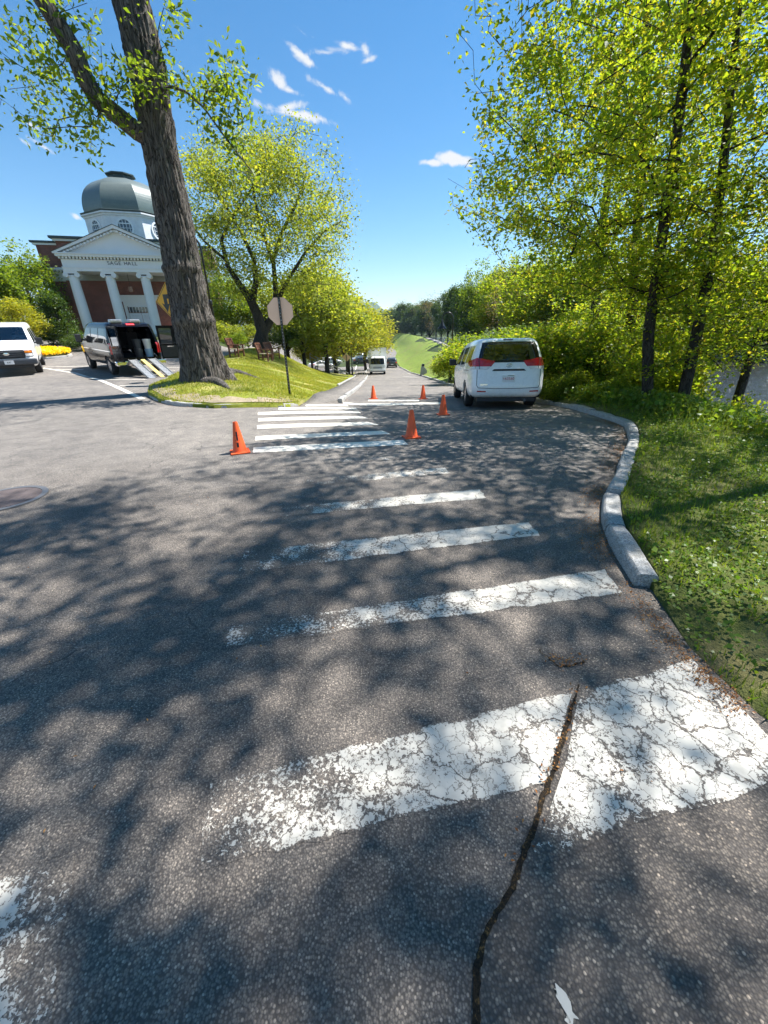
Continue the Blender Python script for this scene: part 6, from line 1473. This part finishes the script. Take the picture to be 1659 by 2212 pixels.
def white_van():
    f = np.array((.58, -.81)); rt = np.array((f[1], -f[0])); rt = np.array((-.81, -.58)); Pw = np.array((-16.2, 19.9)); P = Pw + rt * .85 - f * 4.5
    root = empty('white_van', (0, 0, 0)); tag(root, 'white van facing the camera at the left edge with a driver inside', 'van'); place(root, P, f, 4.5)
    c = Car(EVAN, True, (18, 46, 18)); ws = [(-.76, 3.76), (.76, 3.76), (.84, 4.38), (-.84, 4.38)]
    c.prism_cut(ws, 1.0, 2.4, 'z'); side = [[(.4, 1.3), (1.5, 1.3), (1.5, 1.85), (.45, 1.85)], [(1.65, 1.3), (2.7, 1.3), (2.7, 1.85), (1.65, 1.85)], [(2.85, 1.3), (4.15, 1.3), (3.6, 1.85), (2.85, 1.85)]]
    for s_ in side: c.prism_cut(s_, -1.5, 1.5, 'x')
    for y in (1.0, 4.5): c.wheel_cut(y, .37, .43, 1.0)
    link('body', c.me, M_CARW, root, True); c.me.set_sharp_from_angle(angle=math.radians(35))
    c.panel('windscreen', [(x * 1.02, y) for x, y in ws], 'z', 1, -.004, M_GLASS, root, .15, 0)
    for sg in (-1, 1):
        for s_ in side: c.panel('side_window', s_, 'x', sg, -.006, M_TINT, root, .12, 0)
        hl = c.panel('headlight', [(sg * .88, .80), (sg * .60, .80), (sg * .60, 1.06), (sg * .88, 1.06)], 'y', 1, .012, M_TRIM, root, .07, .02)
        c.panel('lens', [(sg * .86, .82), (sg * .63, .82), (sg * .63, .93), (sg * .86, .93)], 'y', 1, .02, M_CLEAR, hl, .07, .02); c.panel('indicator', [(sg * .86, .96), (sg * .63, .96), (sg * .63, 1.04), (sg * .86, 1.04)], 'y', 1, .02, M_AMBER, hl, .07, .02)
        for y in (1.0, 4.5):
            wheel(root, sg * .86, y, .375, .25, sg, M_RIM, 8); well(root, y, .375, .425, sg * .55, sg * .96)
        m = MB().box((sg * 1.2 - .13, 4.0, 1.2), (sg * 1.2 + .13, 4.12, 1.5), .04).build('mirror', M_TRIM, root); MB().box((sg * 1.02 - .1, 4.03, 1.26), (sg * 1.02 + .1, 4.08, 1.32)).build('mirror_arm', M_TRIM, m)
        c.strip('door_seam', [(2.78, .5), (2.78, 1.9)], .014, 'x', sg, .003, M_TRIM, root)
    gr = c.panel('grille', [(-.6, .74), (.6, .74), (.6, 1.08), (-.6, 1.08)], 'y', 1, .012, M_TRIM, root, .08, .03)
    for z in (.84, .92, 1.0): c.panel('grille_bar', [(-.5, z - .012), (.5, z - .012), (.5, z + .012), (-.5, z + .012)], 'y', 1, .03, M_GREYP, gr, .1, .02)
    h, n = c.hit((0, .93), 'y', 1); MB().lathe([(.02, .0), (.1, .0), (.1, .03), (.02, .035)], 20, (0, 0, 0), 'y').build('emblem', M_CHROME, root).matrix_basis = Matrix.Translation((0, h.y + .03, .93)) @ Matrix.Diagonal((1.1, 1, .55, 1))
    MB().box((-.97, 5.34, .48), (.97, 5.62, .72), .06).build('bumper', simple('bumper_dark', (.045, .05, .06), .45), root); MB().box((-.8, 5.2, .36), (.8, 5.5, .5), .03).build('air_dam', M_TRIM, root)
    p = MB().box((-.16, 5.62, .52), (.16, 5.635, .68)).build('licence_plate', M_PLATE, root); text_mesh('plate_text', '647', .1, M_LETTER, p, (0, 5.638, .6), (math.pi / 2, 0, math.pi), .001)
    for x in (-.45, .45): seat(root, x, 3.3, .66)
    MB().box((-.85, .3, .6), (.85, 4.3, .66)).build('cabin_floor', M_INT, root); MB().box((-.8, 4.0, 1.0), (.8, 4.3, 1.28), .05).build('dashboard', M_INT, root); MB().tube([(-.45 + .19 * math.cos(t), 3.82 - .08 * math.sin(t), 1.3 + .19 * math.sin(t)) for t in [2 * math.pi * i / 18 for i in range(19)]], .018, 6).build('steering_wheel', M_TRIM, root)
    mw = Matrix.Translation(root.location) @ Euler(root.rotation_euler).to_matrix().to_4x4(); q = mw @ Vector((-.45, 3.28, 1.12)); driver(q, root.rotation_euler.z, 'driver in a pale shirt behind the white van windscreen', simple('shirt_pale', (.45, .47, .52), .8), .95)
white_van()

# ---- box truck coming up the hill
def truck():
    y0 = 50.5; root = empty('box_truck', (-.42, y0, Z(-.42, y0 + 2) - .0), 0); tag(root, 'white box truck driving up the hill toward the crossing', 'truck')
    root.rotation_euler = (math.atan2(Z(-.45, y0 + 4) - Z(-.45, y0), 4), 0, 0); root.location.z = Z(-.45, y0)
    wh = simple('truck_white', (.76, .77, .78), .45, var=.04)
    MB().box((-1.1, 1.7, .75), (1.1, 6.4, 3.05), .04).build('cargo_box', wh, root); MB().box((-1.13, 1.66, 3.0), (1.13, 6.43, 3.09), .02).build('box_trim', M_CARS, root)
    CS = dict(L=1.7, zb=.45, n=12, ty=[0, .3, 1.1, 1.7], tz=[2.02, 2.07, 2.07, 2.02], wz=[.45, 1.2, 2.1], ww=[.98, 1.0, .9], ly=[0, 1.7], lw=[.97, 1], rz=[.45, 1.15, 2.2], rs=[0, .02, .42], fs=[0, 0, 0])
    c = Car(CS, True, (14, 12, 16)); c.prism_cut([(-.84, 1.2), (.84, 1.2), (.78, 1.86), (-.78, 1.86)], -.4, .75, 'y')
    sw = [(.42, 1.25), (1.2, 1.25), (1.2, 1.82), (.62, 1.82)]; c.prism_cut(sw, -1.5, 1.5, 'x')
    link('cab', c.me, wh, root, True); c.me.set_sharp_from_angle(angle=math.radians(35))
    c.panel('windscreen', [(-.85, 1.18), (.85, 1.18), (.8, 1.87), (-.8, 1.87)], 'y', -1, .004, glass_mat('truck_glass', (.1, .13, .18), .12), root, .2, 0)
    for sg in (-1, 1):
        c.panel('side_window', sw, 'x', sg, -.004, M_TINT, root, .2, 0); c.panel('headlight', [(sg * .92, .72), (sg * .6, .7), (sg * .62, .86), (sg * .92, .94)], 'y', -1, .01, M_CLEAR, root, .1, .02)
        for y in (.75, 4.9): wheel(root, sg * .85, y, .38, .24, sg, M_GALV, 6)
        m = MB().box((sg * 1.25 - .1, .22, 1.35), (sg * 1.25 + .1, .3, 1.75), .03).build('mirror', M_TRIM, root); MB().tube([(sg * .96, .4, 1.9), (sg * 1.25, .28, 1.75)], .02, 6).build('mirror_arm', M_TRIM, m)
    c.panel('grille', [(-.55, .74), (.55, .74), (.55, .8), (-.55, .8)], 'y', -1, .01, M_TRIM, root, .1, .02); c.panel('grille', [(-.5, .86), (.5, .86), (.5, .9), (-.5, .9)], 'y', -1, .01, M_TRIM, root, .1, .02)
    MB().box((-.98, -.1, .38), (.98, .1, .62), .04).build('bumper', wh, root); MB().box((-.9, .1, .3), (.9, 6.2, .75)).build('chassis', M_TRIM, root); MB().box((-.16, -.115, .44), (.16, -.1, .56)).build('licence_plate', M_PLATE, root)
    for x in (-.45, .45): seat(root, x, .95, .6).rotation_euler = (0, 0, 0)
    mw = Matrix.Translation(root.location) @ Euler(root.rotation_euler).to_matrix().to_4x4(); driver(mw @ Vector((.45, .98, 1.05)), math.pi, 'truck driver in a blue shirt behind the windscreen', simple('shirt_blue', (.05, .12, .35), .8), .95)
truck()
# ---- other cars
CAR = dict(L=4.5, zb=.22, n=7, ty=[0, .1, .6, 1.1, 2.4, 3.3, 4.2, 4.5], tz=[.95, 1.0, 1.08, 1.42, 1.45, 1.0, .86, .7], wz=[.22, .6, .9, 1.42], ww=[.86, .9, .88, .66], ly=[0, .5, 4, 4.5], lw=[.92, 1, 1, .85], rz=[.22, .9, 1.4], rs=[0, .02, .1], fs=[0, 0, 0])
SUV = dict(L=4.6, zb=.26, n=7, ty=[0, .15, .5, 2.4, 2.9, 3.6, 4.3, 4.6], tz=[1.55, 1.62, 1.66, 1.66, 1.55, 1.1, 1.0, .8], wz=[.26, .7, 1.05, 1.6], ww=[.89, .93, .92, .74], ly=[0, .5, 4, 4.6], lw=[.94, 1, 1, .88], rz=[.26, .9, 1.6], rs=[0, .02, .3], fs=[0, 0, 0])
def car(kind, P, fwd, mat, label, group=None, name='parked_car'):
    S = SUV if kind == 'suv' else CAR; root = empty(name, (0, 0, 0)); tag(root, label, 'car', group); place(root, P, fwd, 2.7); c = Car(S, False, (12, 30, 12))
    for y in (.85, 3.55): c.wheel_cut(y, .33, .37, .9)
    link('body', c.me, mat, root, True); c.me.set_sharp_from_angle(angle=math.radians(40)); gl = simple('van_glass', (.012, .014, .016), .03)
    zt = 1.36 if kind != 'suv' else 1.52; zb_ = .95 if kind != 'suv' else 1.08
    for sg in (-1, 1):
        c.panel('side_window', [(.75, zb_), (2.0, zb_), (2.0, zt), (1.1 if kind != 'suv' else .6, zt)], 'x', sg, .005, gl, root, .15, 0); c.panel('side_window', [(2.08, zb_), (3.05, zb_), (2.5, zt), (2.08, zt)], 'x', sg, .005, gl, root, .15, 0)
        c.panel('tail_lamp', [(sg * .86, .78), (sg * .86, .95), (sg * .55, .95), (sg * .6, .8)], 'y', -1, .01, M_RED, root, .08, .02); c.panel('headlight', [(sg * .8, .62), (sg * .8, .76), (sg * .45, .74), (sg * .5, .64)], 'y', 1, .01, M_CLEAR, root, .08, .02)
        for y in (.85, 3.55): wheel(root, sg * .78, y, .33, .21, sg)
    if kind == 'suv': c.panel('rear_window', [(-.62, 1.12), (.62, 1.12), (.55, 1.5), (-.55, 1.5)], 'y', -1, .005, gl, root, .12, 0)
    else: c.panel('rear_window', [(-.55, .65), (.55, .65), (.5, 1.05), (-.5, 1.05)], 'z', 1, .005, gl, root, .12, 0)
    c.panel('windscreen', [(-.55, 2.6), (.55, 2.6), (.62, 3.2), (-.62, 3.2)], 'z', 1, .005, gl, root, .15, 0); MB().box((-.2, -.03, .5), (.2, .0, .62)).build('licence_plate', M_PLATE, root); MB().box((-.8, .05, .25), (.8, .3, .42), .03).build('bumper', M_TRIM, root)
    return root
car('suv', (1.95, 72.5), (0, 1), M_CARG, 'dark grey car driving away beside the box truck', name='moving_car')
car('car', (2.1, 198), (.05, -1), M_CARS, 'tiny silver car far off on the bending road', name='moving_car')
GP = 'cars in the car park below the lawn'
def pcar(kind, px, py, Y, fwd, mat, label):
    q = at(px, py, Y); car(kind, (q.x, Y), fwd, mat, label, GP)
pcar('car', 762, 786, 88, (1, .15), M_CARG, 'dark grey car parked side-on left of the truck'); pcar('car', 760, 780, 95, (1, .2), M_CARW, 'white car parked behind the dark grey one'); pcar('suv', 760, 772, 108, (.9, .4), M_CARW, 'white car farther back in the car park')
pcar('car', 668, 785, 72, (.8, .6), M_CARW, 'white car glimpsed between the dark tree stems'); pcar('suv', 690, 775, 84, (.9, .45), M_CARS, 'silver car beyond the trees of the car park')
# ------------------------------------------------------------------ grass, ground cover, fallen bits
def blades(name, poly, n, zf, hgt, wid, mat, seed, mask=None, lean=.5, parent=None):
    rng = np.random.default_rng(seed); A = np.array(poly); X = rng.uniform(A[:, 0].min(), A[:, 0].max(), n); Y = rng.uniform(A[:, 1].min(), A[:, 1].max(), n)
    k = inside(poly, X, Y)
    if mask is not None: k &= mask(X, Y, rng)
    X = X[k]; Y = Y[k]; m = len(X); zz = zf(X, Y); an = rng.uniform(0, 6.28, m); h = hgt * rng.uniform(.5, 1.4, m); w = wid * rng.uniform(.6, 1.4, m); la = rng.uniform(0, 6.28, m); ll = h * lean * rng.uniform(0, 1.4, m)
    V = np.empty((m, 3, 3)); V[:, 0] = np.stack([X - np.cos(an) * w, Y - np.sin(an) * w, zz - .004], 1); V[:, 1] = np.stack([X + np.cos(an) * w, Y + np.sin(an) * w, zz - .004], 1); V[:, 2] = np.stack([X + np.cos(la) * ll, Y + np.sin(la) * ll, zz + h], 1)
    o = link(name, mesh_np(name, V.reshape(-1, 3), np.arange(m * 3).reshape(-1, 3)), mat, parent); o['kind'] = 'stuff'; return o
def vnoise(x, y, s, seed=0):
    return .5 + .25 * (np.sin(x * s + seed) * np.cos(y * s * 1.3 + seed * 2) + np.sin(x * s * 2.1 + y * s * .7 + seed * 3) * .6 + np.cos(y * s * 2.7 - x * s * 1.9 + seed) * .5)
G_LAWN = leaf_mat('grass_blades_lawn', [(0, (.2, .25, .03)), (.5, (.3, .34, .045)), (.85, (.38, .37, .08)), (1, (.48, .4, .2))], .4, .6)
G_VERGE = leaf_mat('grass_blades_verge', [(0, (.07, .14, .015)), (.6, (.13, .2, .025)), (1, (.22, .25, .05))], .45, .5, 1.8)
G_COVER = leaf_mat('ground_cover_leaves', [(0, (.07, .15, .016)), (.6, (.12, .2, .025)), (1, (.2, .26, .035))], .45, .4, 1.9)
near_lawn = [p for p in LAWN if p[1] < 34]
blades('lawn_grass', LAWN, 230000, lawn_z_fast if 'lawn_z_fast' in globals() else lawn_z, .05, .012, G_LAWN, 3, mask=lambda x, y, r: (y < 36) & (r.random(len(x)) < np.clip(1.5 - (y - 10) * .03, .3, 1)) & (vnoise(x, y, 1.1, 2) + r.normal(0, .12, len(x)) > .34) & (r.random(len(x)) > np.clip(1.1 - (y - (9.4 + .06 * (x + 4) ** 2)) * 1.2, 0, .8)))
VG = [p for p in VERGE if True]
dens = lambda s, t: (lambda x, y, r: (vnoise(x, y, 1.6, s) + vnoise(x, y, 5.5, s + 1) * .5 + r.normal(0, .1, len(x)) > t) & (y < 14))
blades('verge_grass', VG, 260000, verge_z, .055, .005, G_VERGE, 5, dens(1, .5))
def cover(name, poly, n, size, mat, seed, mask, zoff=(.01, .06), flat=.8, width=.8):
    rng = np.random.default_rng(seed); A = np.array(poly); X = rng.uniform(A[:, 0].min(), A[:, 0].max(), n); Y = rng.uniform(A[:, 1].min(), A[:, 1].max(), n); k = inside(poly, X, Y) & mask(X, Y, rng); X = X[k]; Y = Y[k]
    V, Ql = leaf_arrays(rng, np.stack([X, Y, verge_z(X, Y) + rng.uniform(*zoff, len(X))], 1), size, flat=flat, droop=.1, width=width); o = link(name, mesh_np(name, V, Ql), mat); o['kind'] = 'stuff'; return o
near = lambda s, t, c=.4: (lambda x, y, r: (vnoise(x, y, 2.0, s) + vnoise(x, y, 6, s + 2) * c + r.normal(0, .07, len(x)) > t) & (y < 11))
cover('ground_cover', VG, 230000, .028, G_COVER, 6, near(3, .68)); cover('weeds', VG, 16000, .06, G_COVER, 7, near(5, .95), (.04, .16), .6, .6)
# tall rough grass and weeds at the edge of the bank
edge = [(5.0, 6.0), (8.0, 4.5), (8.4, 16), (5.0, 16)]
blades('bank_grass', edge, 52000, verge_z, .28, .009, G_VERGE, 8, lambda x, y, r: (r.random(len(x)) < np.clip((x - 5.0 - .25 * np.abs(y - 8)) / 2.4, .04, 1)), .6)
cover('bank_weeds', edge, 42000, .09, G_COVER, 9, lambda x, y, r: r.random(len(x)) < np.clip((x - 5.3 + .18 * (y - 6)) / 2.2, .02, .9), (.03, .3), .5, .65)
# fallen catkins and leaf bits in the gutter and the joint
def litter():
    rng = np.random.default_rng(12); m = leaf_mat('fallen_bits', [(0, (.16, .06, .02)), (.5, (.33, .13, .035)), (.8, (.42, .22, .07)), (1, (.12, .07, .04))], .15, .8); P = []
    def along(path, n, w, side):
        S = np.array(spline(path, .05)); i = rng.integers(0, len(S) - 1, n); d = S[np.minimum(i + 1, len(S) - 1)] - S[i]; d /= np.maximum(1e-6, np.linalg.norm(d, axis=1))[:, None]; nn = np.stack([d[:, 1], -d[:, 0]], 1) * side
        keep = rng.random(n) < np.clip(vnoise(S[i][:, 0], S[i][:, 1], 3.5, 4) * 1.5 - .25, .05, 1); q = S[i] + nn * (np.abs(rng.normal(0, w, n)))[:, None] + rng.normal(0, .02, (n, 2)); P.append(q[keep])
    along(KERB_R[:12], 7500, .13, -1); along(KERB_L[:6], 1800, .22, 1); along(JOINT[1:6], 160, .012, 1); along(ISLAND[4:], 900, .06, 1)
    along([g(1365, 1264), g(1420, 1330), g(1500, 1420), g(1640, 1550)], 1800, .08, 1); along([g(1262, 1430), g(1210, 1440), g(1165, 1405)], 500, .035, 1)
    q = np.concatenate(P); q = np.concatenate([q, np.stack([rng.uniform(-3, 4, 220), rng.uniform(.8, 9, 220)], 1)])
    C = np.stack([q[:, 0], q[:, 1], Zs(q[:, 0], q[:, 1]) + .012], 1); V, Ql = leaf_arrays(rng, C, .014, flat=.9, droop=0, width=.45); link('fallen_litter', mesh_np('litter', V, Ql), m)['kind'] = 'stuff'
litter()

# ------------------------------------------------------------------ the air
def haze():
    o = link('haze', MB().box((-3400, -400, -25), (3400, 3950, 230)).mesh('haze'))
    m = bpy.data.materials.new('haze_air'); m.use_nodes = True; nt = m.node_tree; nt.nodes.clear(); out = nt.nodes.new('ShaderNodeOutputMaterial'); v = nt.nodes.new('ShaderNodeVolumePrincipled')
    v.inputs['Color'].default_value = (.62, .78, 1.0, 1); v.inputs['Density'].default_value = .00013; v.inputs['Anisotropy'].default_value = 0.0; nt.links.new(v.outputs[0], out.inputs['Volume']); o.data.materials.append(m); o['kind'] = 'stuff'
haze()
